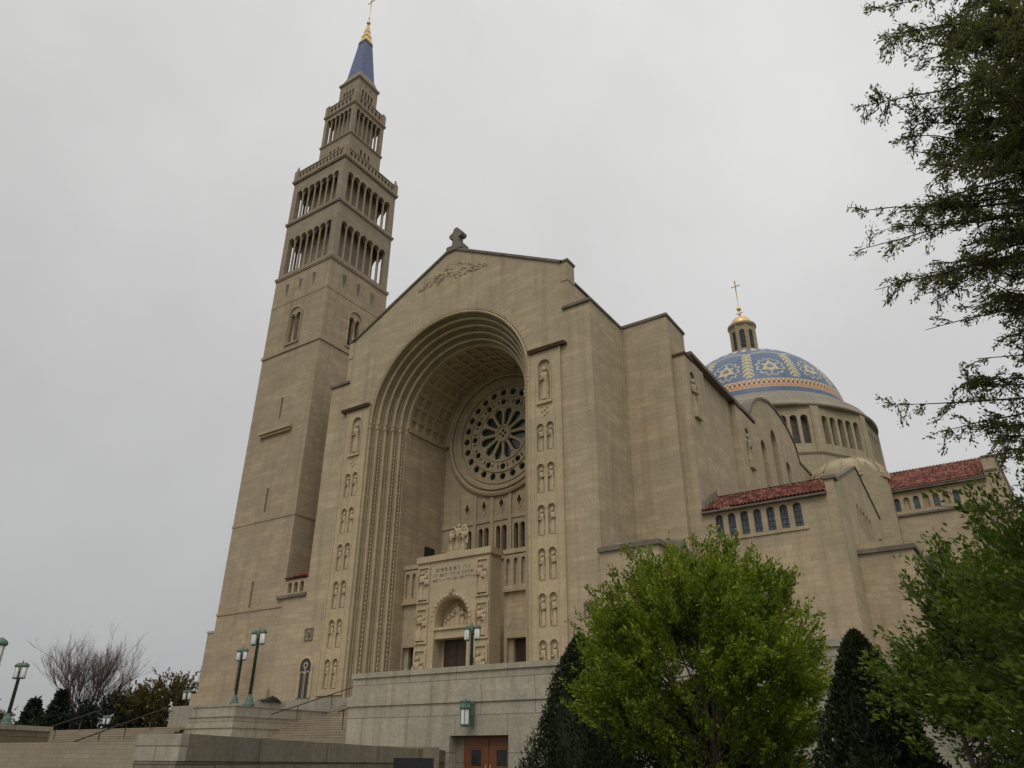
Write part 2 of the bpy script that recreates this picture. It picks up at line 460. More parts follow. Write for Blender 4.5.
def figure(mb, F, u, d, z0, h, rnd, wid=1.0):
    """small carved standing figure half sunk in the wall"""
    w = h * 0.15 * wid
    prof = [(0.95, 0.0), (1.0, 0.08), (0.85, 0.35), (0.78, 0.52), (0.95, 0.70), (1.05, 0.80), (0.45, 0.85), (0.32, 0.87)]
    seg = 10; vs = []; fs = []
    ph = rnd.uniform(0, 6)
    lean = rnd.uniform(-0.12, 0.12)
    for r, t in prof:
        for j in range(seg):
            a = PI + PI * j / (seg - 1)
            rr = w * r * (1 + (0.14 * math.sin(j * 2.4 + ph) if t < 0.6 else 0.0))
            vs.append(F.p(u + rr * math.cos(a) + lean * w * math.sin(t * 5 + ph), d - rr * math.sin(a) * 0.8, z0 + t * h))
    for i in range(len(prof) - 1):
        for j in range(seg - 1):
            fs.append((i * seg + j, i * seg + j + 1, (i + 1) * seg + j + 1, (i + 1) * seg + j))
    mb.add(vs, fs, True)
    hx = F.p(u, d + w * 0.35, z0 + h * 0.925)
    mb.ball(hx, h * 0.068, 8, 6, (1, 1, 1.15))
    # an arm across the chest and what it holds
    s = rnd.choice((-1, 1))
    mb.tube([F.p(u + s * w * 0.95, d + w * 0.2, z0 + h * 0.78), F.p(u + s * w * 1.05, d + w * 0.5, z0 + h * 0.62), F.p(u - s * w * 0.2, d + w * 1.05, z0 + h * 0.60)], h * 0.035, 5)
    mb.tube([F.p(u - s * w * 0.9, d + w * 0.45, z0 + h * 0.2), F.p(u - s * w * 0.85, d + w * 0.55, z0 + h * 0.85)], h * 0.018, 4)

rnd = random.Random(7)

# =================================================================== GROUND, STEPS, TERRACE
mb = MB(); mb.box(-2500, 2500, -2500, 2500, -1.0, 0.0)
build('ground', mb, 'lawn', kind='structure')
mb = MB(); mb.box(-40, 60, -62, -25, -0.2, 0.02)
build('pavement', mb, 'asphalt', kind='structure')

mb = MB()
# terrace platform carrying the church
mb.box(-30.6, 3.1, -2.0, 160, 0.0, 5.98)
mb.box(3.1, 33.3, -11.3, 160, 0.0, 5.98)
build('terrace_ground', mb, 'pave', kind='structure')

def flight(mb, x0, x1, ytop, ztop, zbot, rise, run):
    n = int(round((ztop - zbot) / rise)); rise = (ztop - zbot) / n
    for i in range(n):
        z1 = ztop - i * rise
        y0 = ytop - i * run
        mb.box(x0, x1, y0 - 0.03, y0 + run, z1 - 0.06, z1)          # tread with nosing
        mb.box(x0, x1, y0, y0 + run, z1 - rise, z1 - 0.06)
mb = MB(); flight(mb, -10.55 - 50, -10.7, -14.0, 3.5, 0.0, 0.165, 0.38)
mb.box(-60.55, -10.7, -13.6, -2.1, 0.0, 3.495); mb.box(-60.55, -30.7, -2.1, 40, 0.0, 3.4)
build('broad_steps', mb, 'steps', kind='structure')
mb = MB(); flight(mb, -5.75, 3.45, -7.9, 4.2, 2.2, 0.168, 0.37)
mb.box(-5.75, 3.45, -7.5, -2.1, 0.0, 4.195)
flight(mb, -5.75, 3.45, -2.5, 5.97, 4.2, 0.16, 0.32)
mb.box(-10.5, 12.5, -30, -13.9, 0.0, 2.15); mb.box(-5.7, 3.45, -13.9, -7.9, 0.0, 2.195)
build('upper_steps', mb, 'steps', kind='structure')

# terrace retaining wall
tw = thing('terrace_wall', (18, -11.5, 0), 'long grey granite terrace wall with a doorway, below the church portal', 'retaining wall')
F = south(-12.0)
mb = MB()
mb.panel(F, [(3.5, 0), (33.6, 0), (33.6, 5.10), (3.5, 5.10)], [[(11.75, -0.01 + 0.02), (15.75, 0.02), (15.75, 2.76), (11.75, 2.76)]], 0.0, -0.8)
mb.box(3.5, 4.3, -11.2, -2.0, 0, 5.10)
mb.box(32.8, 33.6, -11.2, 60, 0, 5.10)
build('wall_face', mb, 'granite', tw)
mb = MB()
mb.box(3.62, 33.45, -11.9, -11.3, 5.10, 6.12)
mb.box(32.8, 33.45, -11.3, 60, 5.10, 6.12)
build('parapet', mb, 'granite', tw)
mb = MB()
mb.box(3.5, 33.62, -12.0, -11.15, 6.12, 6.42)
mb.box(32.7, 33.62, -11.15, 60, 6.12, 6.42)
build('coping', mb, 'granite', tw)
mb = MB()
mb.box(3.4, 33.7, -12.09, -12.003, 4.48, 5.06)
mb.box(33.603, 33.69, -12.0, 60, 4.48, 5.06)
build('string_course', mb, 'granite', tw)
mb = MB(); mb.box(10.95, 11.75, -12.12, -12.003, 0, 2.79); mb.box(15.75, 16.9, -12.12, -12.003, 0, 2.79)
build('door_jamb', mb, 'granite', tw)
mb = MB(); mb.box(11.2, 16.2, -11.2, -7, 0.0, 2.9)
for k, (a, b) in enumerate(((12.35, 14.02), (14.06, 15.74))):
    mb = MB()
    mb.panel(south(-11.5), [(a, 0.02), (b, 0.02), (b, 2.74), (a, 2.74)], [[(a + .5, 1.25), (b - .5, 1.25), (b - .5, 2.05), (a + .5, 2.05)]], 0.0, -0.07)
    mb.fbox(south(-11.5), a + .12, b - .12, 0.0, 0.015, 0.25, 1.05)
    dr = build('door', mb, 'wood', tw)
    mb = MB(); mb.fbox(south(-11.5), a + .5, b - .5, -0.05, -0.03, 1.25, 2.05); build('pane', mb, 'glass', dr)
    mb = MB(); hx = b - 0.13 if k == 0 else a + 0.13
    mb.tube([(hx, -11.52, 1.0), (hx, -11.58, 1.02), (hx, -11.58, 1.28), (hx, -11.52, 1.3)], 0.015, 6); build('handle', mb, 'gold', dr)
mb = MB(); mb.box(11.75, 12.33, -11.5, -11.3, 0.0, 2.76); build('door_frame', mb, 'granite_dark', tw)

# stair plinths and cheek walls
pl = thing('stair_plinth', (-8.2, -9, 2.0), 'stepped grey stone plinth carrying the taller twin lantern post beside the steps', 'plinth')
for nm, dx, z0, z1 in (('lower_course', 0.55, 1.5, 3.45), ('middle_course', 0.25, 3.45, 4.15), ('top_course', 0.0, 4.15, 4.8)):
    mb = MB(); mb.box(-10.55 - dx, -5.9 + dx * 0.7, -13.35 - dx * 0.5, -3.5, z0, z1 - 0.06)
    mb.box(-10.62 - dx, -5.83 + dx * 0.7, -13.42 - dx * 0.5, -3.4, z1 - 0.06, z1)
    build(nm, mb, 'granite', pl)
lw = thing('low_wall', (14, -23, 0), 'long low dark weathered granite wall in the foreground, with one paler end block', 'low wall')
d = Vector((-6.8, 20.85)).normalized(); nrm = Vector((d.y, -d.x))
A = Vector((18.3, -33.5)); B = Vector((11.45, -12.15)); th = 1.5
def q(p, t): return (p.x - nrm.x * t, p.y - nrm.y * t)
mb = MB()
vs = [(*q(A, 0), 0), (*q(B, 0), 0), (*q(B, th), 0), (*q(A, th), 0), (*q(A, 0), 1.5), (*q(B, 0), 1.38), (*q(B, th), 1.38), (*q(A, th), 1.5)]
BX = [(0, 3, 2, 1), (4, 5, 6, 7), (0, 1, 5, 4), (1, 2, 6, 5), (2, 3, 7, 6), (3, 0, 4, 7)]
mb.add(vs, BX); build('wall_base', mb, 'granite_dark', lw)
mb = MB(); A2 = A + d * 0.35
vs = [(*q(A2, -.05), 1.5), (*q(B, -.05), 1.38), (*q(B, th + .05), 1.38), (*q(A2, th + .05), 1.5), (*q(A2, -.05), 2.24), (*q(B, -.05), 2.02), (*q(B, th + .05), 2.02), (*q(A2, th + .05), 2.24)]
mb.add(vs, BX); build('wall_cap', mb, 'granite_dark', lw)
mb = MB(); A3 = A - d * 0.02
vs = [(*q(A3, -.05), 1.5), (*q(A2, -.05), 1.5), (*q(A2, th + .05), 1.5), (*q(A3, th + .05), 1.5), (*q(A3, -.05), 2.24), (*q(A2, -.05), 2.24), (*q(A2, th + .05), 2.24), (*q(A3, th + .05), 2.24)]
mb.add(vs, BX); o = build('end_block', mb, 'granite', lw); o['label'] = 'paler end block'  # end block takes the lighter granite
lc = thing('stair_cheek', (-17, -26, 0), 'low stone cheek wall carrying a lantern post at the far left of the steps', 'low wall')
mb = MB(); mb.prism([(-20.0, -18.1), (-14.0, -30.0), (-16.5, -31.3), (-22.5, -19.4)], 0.0, 3.2); build('wall_base', mb, 'granite_dark', lc)
mb = MB(); mb.prism([(-19.9, -18.0), (-13.9, -30.0), (-16.6, -31.4), (-22.6, -19.3)], 3.2, 3.5); build('coping', mb, 'granite', lc)

# =================================================================== BELL TOWER
TX, TY = -23.88, 5.0
bt = thing('bell_tower', (TX, TY, 5.98), 'tall square limestone bell tower with open belfry and blue spire', 'bell tower')
def tframes(h):
    # u measured from the face centre
    return [Frame(TX, TY - h, 1, 0), Frame(TX + h, TY, 0, 1), Frame(TX, TY + h, -1, 0), Frame(TX - h, TY, 0, -1)]
H = 4.95
mb = MB()
for k, F in enumerate(tframes(H)):
    holes = []
    holes.append(archpts(-0.47, 0.36, 45.5, 49.2, 10)); holes.append(archpts(0.47, 0.36, 45.5, 49.2, 10))
    for (a, b) in ((35.6, 38.2), (24.7, 27.4), (14.9, 17.5)):
        if k == 0: holes.append([(-0.14, a), (0.14, a), (0.14, b), (-0.14, b)])
    if k == 0: holes.append([(-0.32, 6.5), (0.32, 6.5), (0.32, 10.5), (-0.32, 10.5)])
    mb.panel(F, [(-H, 5.0), (H, 5.0), (H, 55.72), (-H, 55.72)], holes, 0, -0.8, edge=False, back=False)
shaft = build('shaft', mb, 'tower', bt)
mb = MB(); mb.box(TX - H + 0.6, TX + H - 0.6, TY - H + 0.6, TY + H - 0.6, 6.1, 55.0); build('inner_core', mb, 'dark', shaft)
for k, F in enumerate(tframes(H)[:2]):
    mb = MB()
    mb.sweep(F, [(1.22, 0.0), (1.22, 0.14), (1.02, 0.16), (0.98, 0.0)], 0, 49.35, 45.5, 18, False)
    mb.tube([F.p(0, 0.02, 45.5), F.p(0, 0.02, 49.2)], 0.1, 8); mb.fbox(F, -0.16, 0.16, -.05, .14, 49.05, 49.25)
    mb.fbox(F, -1.25, 1.25, 0.0, 0.16, 45.25, 45.45)
    wf = build('window_frame', mb, 'tower', bt)
    mb = MB(); mb.fbox(F, -0.75, 0.75, -0.55, -0.5, 45.5, 49.8); build('pane', mb, 'glass', wf)
# string courses
for nm, z0, z1, pr in (('string_course', 44.4, 44.75, 0.14), ('string_course', 23.75, 23.98, 0.06), ('string_course', 14.55, 14.78, 0.08), ('string_course', 51.6, 51.72, 0.04)):
    mb = MB()
    for F in tframes(H): mb.fbox(F, -H - pr, H + pr - (pr), 0.0, pr, z0, z1) if False else mb.fbox(F, -H, H + pr, 0.0, pr, z0, z1)
    build(nm, mb, 'tower', bt)
F = tframes(H)[0]
mb = MB(); mb.fbox(F, -2.7, 2.5, 0.0, 0.5, 33.95, 34.3); mb.fbox(F, -2.55, 2.35, 0.0, 0.3, 33.65, 33.95); build('balcony_ledge', mb, 'trim', bt)
for F in tframes(H)[:2]:
    for u in (-2.5, -0.1, 2.3):
        mb = MB()
        vs = [F.p(u - 0.32, 0.02, 54.5), F.p(u + 0.32, 0.02, 54.5), F.p(u, 0.02, 52.7), F.p(u, 0.28, 54.5)]
        mb.add(vs, [(0, 2, 3), (3, 2, 1), (0, 3, 1)])
        build('carved_dart', mb, 'coping', bt)
mb = MB(); mb.box(-30.35, TX - H, 0.4, 10.5, 5.0, 13.0); mb.box(-30.42, TX - H, 0.33, 10.5, 13.0, 13.2)
mb.box(-30.2, TX + H + 0.02, -0.35, 0.049, 5.0, 7.2)
build('base_block', mb, 'tower', bt)

def cornice(mb, h, z0, z1, pr, dent=True):
    for F in tframes(h):
        mb.fbox(F, -h, h + pr, 0.0, pr, z0 + (z1 - z0) * 0.45, z1)
        mb.fbox(F, -h, h + pr * 0.5, 0.0, pr * 0.5, z0, z0 + (z1 - z0) * 0.45)
        if dent:
            n = int(2 * h / 0.42)
            for i in range(n):
                u = -h + 0.1 + i * (2 * h) / n
                mb.fbox(F, u, u + 0.2, pr * 0.5 + 0.001, pr * 0.8, z0 + 0.02, z0 + (z1 - z0) * 0.44)

def belfry(name, h, z0, z1, nb, pitch, hw, zo, zs, thick=0.6, colr=0.19):
    mb = MB(); mb.box(TX - h * .66, TX + h * .66, TY - h * .66, TY + h * .66, z0 + .2, z1 - .25)
    u0 = -(nb - 1) * pitch / 2
    for F in tframes(h):
        mb.panel(F, [(-h, z0), (h, z0), (h, z1), (-h, z1)], [arcade(u0, pitch, nb, hw, zo, zs)], 0, -thick, edge=False)
    mb.box(TX - h + thick, TX + h - thick, TY - h + thick, TY + h - thick, z0, z0 + 0.25)
    mb.box(TX - h + thick, TX + h - thick, TY - h + thick, TY + h - thick, z1 - 0.3, z1 - 0.02)
    st = build(name, mb, 'belfry', bt)
    # one colonnette mesh, then copies of it
    first = None
    for F in tframes(h)[:4]:
        for k in range(nb - 1):
            u = u0 + (k + 0.5) * pitch
            x, y, _ = F.p(u, -0.25, 0)
            if first is None:
                m2 = MB()
                zt = zs + 0.02
                m2.lathe(x, y, [(colr * 1.35, zo), (colr * 1.35, zo + .15), (colr, zo + .28), (colr * 0.92, zt - .45), (colr * 1.25, zt - .2), (colr * 1.4, zt - .05)], 8)
                first = build('colonnette', m2, 'belfry', st); fx, fy = x, y
            else:
                c = first.copy(); col.objects.link(c); c.parent = st; c.location = (x - fx, y - fy, 0)
            
    return st
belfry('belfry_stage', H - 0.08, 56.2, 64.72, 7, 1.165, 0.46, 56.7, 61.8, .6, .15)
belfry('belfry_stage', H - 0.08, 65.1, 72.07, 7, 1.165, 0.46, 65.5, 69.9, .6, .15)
for z0, z1, pr in ((55.7, 56.2, 0.17), (64.7, 65.1, 0.14), (72.05, 72.5, 0.20)):
    mb = MB(); cornice(mb, H, z0, z1, pr); mb.box(TX - H + 0.1, TX + H - 0.1, TY - H + 0.1, TY + H - 0.1, z0 + 0.01, z1 - 0.01); build('cornice', mb, 'belfry', bt)
# parapet with pierced pattern and corner finials
def parapet(h, z0, z1, step, fin):
    mb = MB()
    for F in tframes(h):
        n = int(2 * h / step); st = 2 * h / n; holes = []
        for i in range(n):
            c = -h + (i + 0.5) * st; zc = (z0 + z1) / 2; a = st * 0.34; b = (z1 - z0) * 0.34
            holes.append([(c - a, zc), (c, zc - b), (c + a, zc), (c, zc + b)])
        mb.panel(F, [(-h, z0), (h, z0), (h, z1), (-h, z1)], holes, 0, -0.25, edge=False)
        mb.fbox(F, -h, h + 0.08, 0.0, 0.08, z1 - 0.14, z1)
    pp = build('parapet', mb, 'belfry', bt)
    mb = MB(); mb.box(TX - h + .26, TX + h - .26, TY - h + .26, TY + h - .26, z0, z1 - .2); build('parapet_backing', mb, 'belfry', pp)
    for sx in (-1, 1):
        for sy in (-1, 1):
            x, y = TX + sx * (h - 0.2), TY + sy * (h - 0.2)
            m2 = MB(); m2.box(x - .3, x + .3, y - .3, y + .3, z0, z1 + 0.12)
            m2.lathe(x, y, [(0.44, z1 + 0.12), (0.26, z1 + 0.45), (0.05, z1 + fin), (0.0, z1 + fin + 0.02)], 4, R(45), R(405), False)
            build('finial', m2, 'belfry', pp)
parapet(H - 0.02, 72.5, 74.0, 0.62, 1.25)
h2 = 3.0
mb = MB()
for F in tframes(h2):
    mb.panel(F, [(-h2, 72.6), (h2, 72.6), (h2, 78.9), (-h2, 78.9)], [archpts(u, 0.16, 75.9, 77.4, 6) for u in (-0.75, 0, 0.75)], 0, -0.5, edge=False, back=False)
build('lantern_base', mb, 'belfry', bt)
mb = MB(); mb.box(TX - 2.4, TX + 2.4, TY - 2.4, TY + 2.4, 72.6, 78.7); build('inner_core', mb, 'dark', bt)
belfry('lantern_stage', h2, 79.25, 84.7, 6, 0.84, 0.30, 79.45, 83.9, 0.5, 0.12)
for z0, z1, pr in ((78.9, 79.25, 0.16), (84.7, 85.15, 0.2)):
    mb = MB(); cornice(mb, h2, z0, z1, pr, False); mb.box(TX - h2 + .1, TX + h2 - .1, TY - h2 + .1, TY + h2 - .1, z0 + .01, z1 - .01); build('cornice', mb, 'belfry', bt)
parapet(h2, 85.15, 86.9, 0.7, 0.8)
h3 = 1.95
mb = MB()
for F in tframes(h3):
    mb.panel(F, [(-h3, 85.2), (h3, 85.2), (h3, 91.5), (-h3, 91.5)], [archpts(u, 0.17, 88.0, 89.7, 6) for u in (-0.9, -0.3, 0.3, 0.9)] + [archpts(u, 0.08, 90.5, 90.9, 5) for u in (-0.5, 0.5)], 0, -0.3, edge=False, back=False)
build('spire_base', mb, 'belfry', bt)
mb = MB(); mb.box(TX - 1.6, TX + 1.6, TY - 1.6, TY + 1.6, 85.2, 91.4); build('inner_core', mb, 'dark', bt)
mb = MB(); cornice(mb, h3, 91.5, 92.0, 0.2, False)
vs = []
for hh, z in ((h3 + .02, 92.0), (1.45, 93.7)):
    vs += [(TX - hh, TY - hh, z), (TX + hh, TY - hh, z), (TX + hh, TY + hh, z), (TX - hh, TY + hh, z)]
mb.add(vs, [(0, 1, 5, 4), (1, 2, 6, 5), (2, 3, 7, 6), (3, 0, 4, 7), (4, 5, 6, 7), (3, 2, 1, 0)])
build('cornice', mb, 'belfry', bt)
def pyr(mb, h0, z0, h1, z1):
    vs = []
    for hh, z in ((h0, z0), (h1, z1)):
        vs += [(TX - hh, TY - hh, z), (TX + hh, TY - hh, z), (TX + hh, TY + hh, z), (TX - hh, TY + hh, z)]
    mb.add(vs, [(0, 1, 5, 4), (1, 2, 6, 5), (2, 3, 7, 6), (3, 0, 4, 7), (4, 5, 6, 7), (3, 2, 1, 0)])
mb = MB(); pyr(mb, 1.44, 93.7, 0.76, 101.6)
sp_ = build('spire', mb, 'spireblue', bt)
mb = MB(); pyr(mb, 0.82, 101.55, 0.74, 102.1); build('spire_collar', mb, 'coping', sp_)
mb = MB()
for z0, a, b, hgt in ((102.1, 0.76, 0.5, 1.3), (103.4, 0.58, 0.34, 1.2), (104.6, 0.4, 0.12, 1.8)): pyr(mb, a, z0, b, z0 + hgt)
mb.tube([(TX, TY, 106.3), (TX, TY, 113.0)], 0.07, 6)
mb.ball((TX, TY, 106.9), 0.33, 10, 8); mb.ball((TX, TY, 108.0), 0.16, 8, 6)
mb.tube([(TX - 0.75, TY, 112.0), (TX + 0.75, TY, 112.0)], 0.07, 6)
build('cross_finial', mb, 'gold', sp_)
# =================================================================== CHURCH
ch = thing('basilica_church', (0, 30, 5.98), 'large limestone church with deep arched portal and blue tiled dome', 'church')
# ---- facade wall with great arch
ZS = 31.5
FA = south(0.0)
XR = 15.65
outer = [(-XR, 5.0), (-9.6, 5.0)] + [(9.6 * math.cos(PI - PI * i / 60), ZS + 9.6 * math.sin(PI - PI * i / 60)) for i in range(61)] + \
        [(9.6, 5.0), (XR, 5.0), (XR, 37.2), (13.6, 37.2), (13.6, 40.25), (13.1, 42.0), (0, 49.0), (-13.1, 42.0), (-13.6, 40.25), (-13.6, 37.2), (-XR, 37.2)]
mb = MB(); mb.panel(FA, outer, [], 0.0, -1.2)
for sg_ in (-1, 1):
    mb.box(min(sg_ * 8.2, sg_ * 13.6), max(sg_ * 8.2, sg_ * 13.6), 3.0, 10.3, 5.0, 40.1)
    mb.box(min(sg_ * 9.7, sg_ * 13.6), max(sg_ * 9.7, sg_ * 13.6), 1.201, 3.0, 5.0, 40.1)
    mb.box(min(sg_ * 13.6, sg_ * XR), max(sg_ * 13.6, sg_ * XR), 1.201, 6.4, 5.0, 37.2)
mb.box(-13.6, 13.6, 4.0, 10.4, 39.5, 40.2)
mb.box(-13.65, -12.95, -0.06, 1.2, 40.0, 42.01); mb.box(12.95, 13.65, -0.06, 1.2, 40.0, 42.01)
fw = build('facade_wall', mb, 'stone', ch)
# coping along the gable
def coping_run(mb, F, pts, d0, d1, t, w=0.0):
    for (a, b) in zip(pts[:-1], pts[1:]):
        du, dz = b[0] - a[0], b[1] - a[1]; L_ = math.hypot(du, dz); nu, nz = -dz / L_ * t, du / L_ * t
        if nz < 0: nu, nz = -nu, -nz
        vs = [F.p(a[0], d1, a[1] + .004), F.p(b[0], d1, b[1] + .004), F.p(b[0] + nu, d1, b[1] + nz), F.p(a[0] + nu, d1, a[1] + nz),
              F.p(a[0], d0, a[1] + .004), F.p(b[0], d0, b[1] + .004), F.p(b[0] + nu, d0, b[1] + nz), F.p(a[0] + nu, d0, a[1] + nz)]
        mb.add(vs, [(0, 1, 2, 3), (7, 6, 5, 4), (0, 4, 5, 1), (1, 5, 6, 2), (2, 6, 7, 3), (3, 7, 4, 0)])
mb = MB(); coping_run(mb, FA, [(-13.1, 42.0), (0, 49.0), (13.1, 42.0)], -1.3, 0.16, 0.25)
for s in (-1, 1):
    a, b = (12.95, 13.7) if s > 0 else (-13.7, -12.95)
    mb.box(a - .06, b + .06, -0.16, 1.25, 42.02, 42.25)
    mb.box(min(s * 12.0, s * 13.72), max(s * 12.0, s * 13.72), 1.25, 10.5, 40.21, 40.4)
build('gable_coping', mb, 'coping', ch)
mb = MB(); mb.fbox(FA, 13.0, 15.8, 0.0, 0.2, 37.0, 37.26); mb.fbox(FA, -15.8, -13.0, 0.0, 0.2, 37.0, 37.26)
build('pier_ledge', mb, 'coping', ch)
# stone cross on the peak
mb = MB(); mb.box(-0.6, 1.4, -0.2, 1.0, 48.7, 49.35)
FX = south(0.0)
def lob(cu, cz, r, n=10, a0=0, a1=2 * PI): return [(cu + r * math.cos(a0 + (a1 - a0) * i / n), cz + r * math.sin(a0 + (a1 - a0) * i / n)) for i in range(n + 1)]
cp_ = [(-0.02, 49.35), (0.90, 49.35), (0.82, 50.4)] + lob(1.0, 50.72, .32, 8, R(-120), R(95)) + lob(0.44, 51.3, .36, 8, R(-10), R(190)) + lob(-0.12, 50.72, .32, 8, R(85), R(300)) + [(0.06, 50.4)]
mb.panel(FX, cp_, [], 0.05, -0.75)
build('gable_cross', mb, 'coping', ch)
# shallow carved eagle-like relief of foliage in the gable
mb = MB(); rr = random.Random(3)
for i in range(110):
    u = rr.uniform(-4.3, 4.9); t = abs(u - .2) / 4.6
    z = 45.05 + (1 - t) * rr.uniform(0, 2.3) + 0.1
    if z > 49.0 - abs(u) * 0.53 - 0.7: continue
    a = rr.uniform(-.9, .9) + (0.45 if u < 0 else -0.45)
    l = rr.uniform(.15, .4)
    mb.tube([FA.p(u - l * math.cos(a), -0.03, z - l * math.sin(a)), FA.p(u, 0.03, z + .06), FA.p(u + l * math.cos(a), -0.03, z + l * math.sin(a))], [0.04, 0.08, 0.04], 5)
build('gable_relief', mb, 'stone', ch)

# ---- arch orders stepping back to the porch
prof_all = []
steps_ = 5
r0, d0 = 9.6, 0.0
dr_, dd_ = 0.46, 0.62
for i in range(steps_):
    ra, da = r0 - dr_ * i, -dd_ * i
    mb = MB()
    # fillet, roll moulding at the arris, cove
    prof = [(ra + (0.02 if i else 0.0), da + (0.0 if i else 0.0))]
    rc, dc, rr_ = ra - 0.20, da - 0.02, 0.13
    prof = [(ra, da), (ra - 0.02, da - 0.26), (ra - .06, da - .26)]
    for k in range(8):
        a = PI * 0.0 + k * (PI * 1.3) / 7
        prof.append((rc + rr_ * math.cos(a), dc - 0.02 + rr_ * math.sin(a)))
    prof += [(ra - 0.30, da - 0.20), (ra - 0.12, da - 0.30), (ra - 0.12, da - 0.38), (ra - 0.34, da - 0.38), (ra - 0.34, da - .50), (ra - 0.16, da - 0.54), (ra - 0.16, da - dd_), (ra - dr_, da - dd_)]
    mb.sweep(FA, prof, 0.0, ZS, 5.9, 96, False)
    od = build('arch_order', mb, 'trim', ch)
    # capitals at the springing and carved beads up the jamb
    for s in (-1, 1):
        mb = MB()
        mb.fbox(FA, s * rc - 0.17, s * rc + 0.17, dc - 0.18, dc + 0.15, ZS - 0.55, ZS - 0.1)
        mb.fbox(FA, s * rc - 0.21, s * rc + 0.21, dc - 0.2, dc + 0.19, ZS - 0.1, ZS + 0.05)
        build('capital', mb, 'trim', od)
        if i in (1, 3, 4):
            mb = MB(); pts = []; rads = []
            for k in range(126):
                pts.append(FA.p(s * (ra - 0.33), da - 0.34, 6.4 + k * 0.195)); rads.append(.095 if k % 2 else .035)
            mb.tube(pts, rads, 6, False)
            build('carved_bead_strip', mb, 'trim', od)
# hood band of voussoirs round the arch, barely proud
mb = MB()
n = 38
for k in range(n):
    a0, a1 = PI * k / n + 0.001, PI * (k + 1) / n - 0.001
    pts = [(9.75 * math.cos(a0), ZS + 9.75 * math.sin(a0)), (10.75 * math.cos(a0), ZS + 10.75 * math.sin(a0)), (10.75 * math.cos(a1), ZS + 10.75 * math.sin(a1)), (9.75 * math.cos(a1), ZS + 9.75 * math.sin(a1))]
    mb.panel(FA, pts, [], 0.02, 0.001)
build('voussoir_band', mb, 'stone', ch)

RI = 9.6 - dr_ * steps_   # 7.3
DI = dd_ * steps_         # 3.1
YB = 9.6
# ---- porch walls and coffered vault
mb = MB()
mb.sweep(FA, [(RI, -DI), (RI, -YB)], 0, ZS, 5.9, 60, False)
mb.sweep(FA, [(RI + .6, -YB), (RI + .6, -DI)], 0, ZS, 5.9, 60, False)
porch = build('porch_vault', mb, 'stone', ch)
mb = MB()      # raised ribs forming the coffers
nr = 17
for k in range(nr + 1):
    a = PI * k / nr
    wa = 0.030
    for (dA, dB) in ((-DI - 0.25, -YB + 0.35),):
        pts = []
        vs = [FA.p((RI - t) * math.cos(a + s), dd, ZS + (RI - t) * math.sin(a + s)) for dd in (dA, dB) for (t, s) in ((0, -wa), (0.16, -wa), (0.16, wa), (0, wa))]
        mb.add(vs, [(0, 1, 5, 4), (1, 2, 6, 5), (2, 3, 7, 6), (0, 3, 2, 1), (4, 5, 6, 7)])
for dd in np.linspace(-DI - 0.25, -YB + 0.35, 6):
    mb.ring(FA, [(RI, dd - .2), (RI - .163, dd - .2), (RI - .163, dd + .2), (RI, dd + .2)], 0, ZS, 60, False, False, 0, PI)
build('coffer_rib', mb, 'trim', porch)
mb = MB(); mb.ring(FA, [(RI, -YB + .34), (RI - .5, -YB + .34), (RI - .7, -YB + .15), (RI - .7, -YB)], 0, ZS, 60, True, False, 0, PI)
build('inner_arch_moulding', mb, 'trim', porch)
mb = MB(); mb.box(-RI + 0.002, -RI + 0.05, 6.9, 8.4, 18.6, 20.3); build('side_opening', mb, 'dark', porch)
mb = MB(); mb.box(-RI, RI, 0.0, YB + 1, 5.5, 6.02); build('porch_floor', mb, 'pave', porch)

# ---- rose wall
FR = south(YB)
rose_hole = [(5.25 * math.cos(2 * PI * i / 48), 31.7 + 5.25 * math.sin(2 * PI * i / 48)) for i in range(48)]
holes = [rose_hole]
BAY = 2.11
bays = [k * BAY for k in (-3, -2, -1, 0, 1, 2, 3)]
for b in bays:
    if abs(b) > 6: continue
    for s in (-0.37, 0.37): holes.append(archpts(b + s, 0.25, 19.4, 21.7, 6))
    holes.append([(b - .28, 24.15), (b, 23.45), (b + .28, 24.15), (b, 24.85)])
outer = [(-RI, 5.9), (RI, 5.9)] + [(RI * math.cos(PI * i / 40), ZS + RI * math.sin(PI * i / 40)) for i in range(41)]
mb = MB(); mb.panel(FR, outer, holes, 0.0, -0.5, back=False)
rw = build('rose_wall', mb, 'stone', ch)
mb = MB(); mb.fbox(FR, -RI, RI, -0.6, -0.52, 18.0, 37.5); build('stained_glass', mb, 'glass', rw)
mb = MB()
mb.ring(FR, [(6.75, 0.0), (6.75, 0.3), (6.5, 0.42), (6.35, 0.3), (6.35, 0.02), (6.1, 0.02), (6.1, 0.28), (5.9, 0.30), (5.8, 0.05), (5.45, 0.0), (5.45, .12), (5.25, .12), (5.25, -0.3)], 0, 31.7, 96, False, False)
rm = build('rose_ring_moulding', mb, 'trim', rw)
mb = MB()
C0 = 31.7
def circ(r, u, z, n=12): return [(u + r * math.cos(2 * PI * i / n), z + r * math.sin(2 * PI * i / n)) for i in range(n)]
holes = []
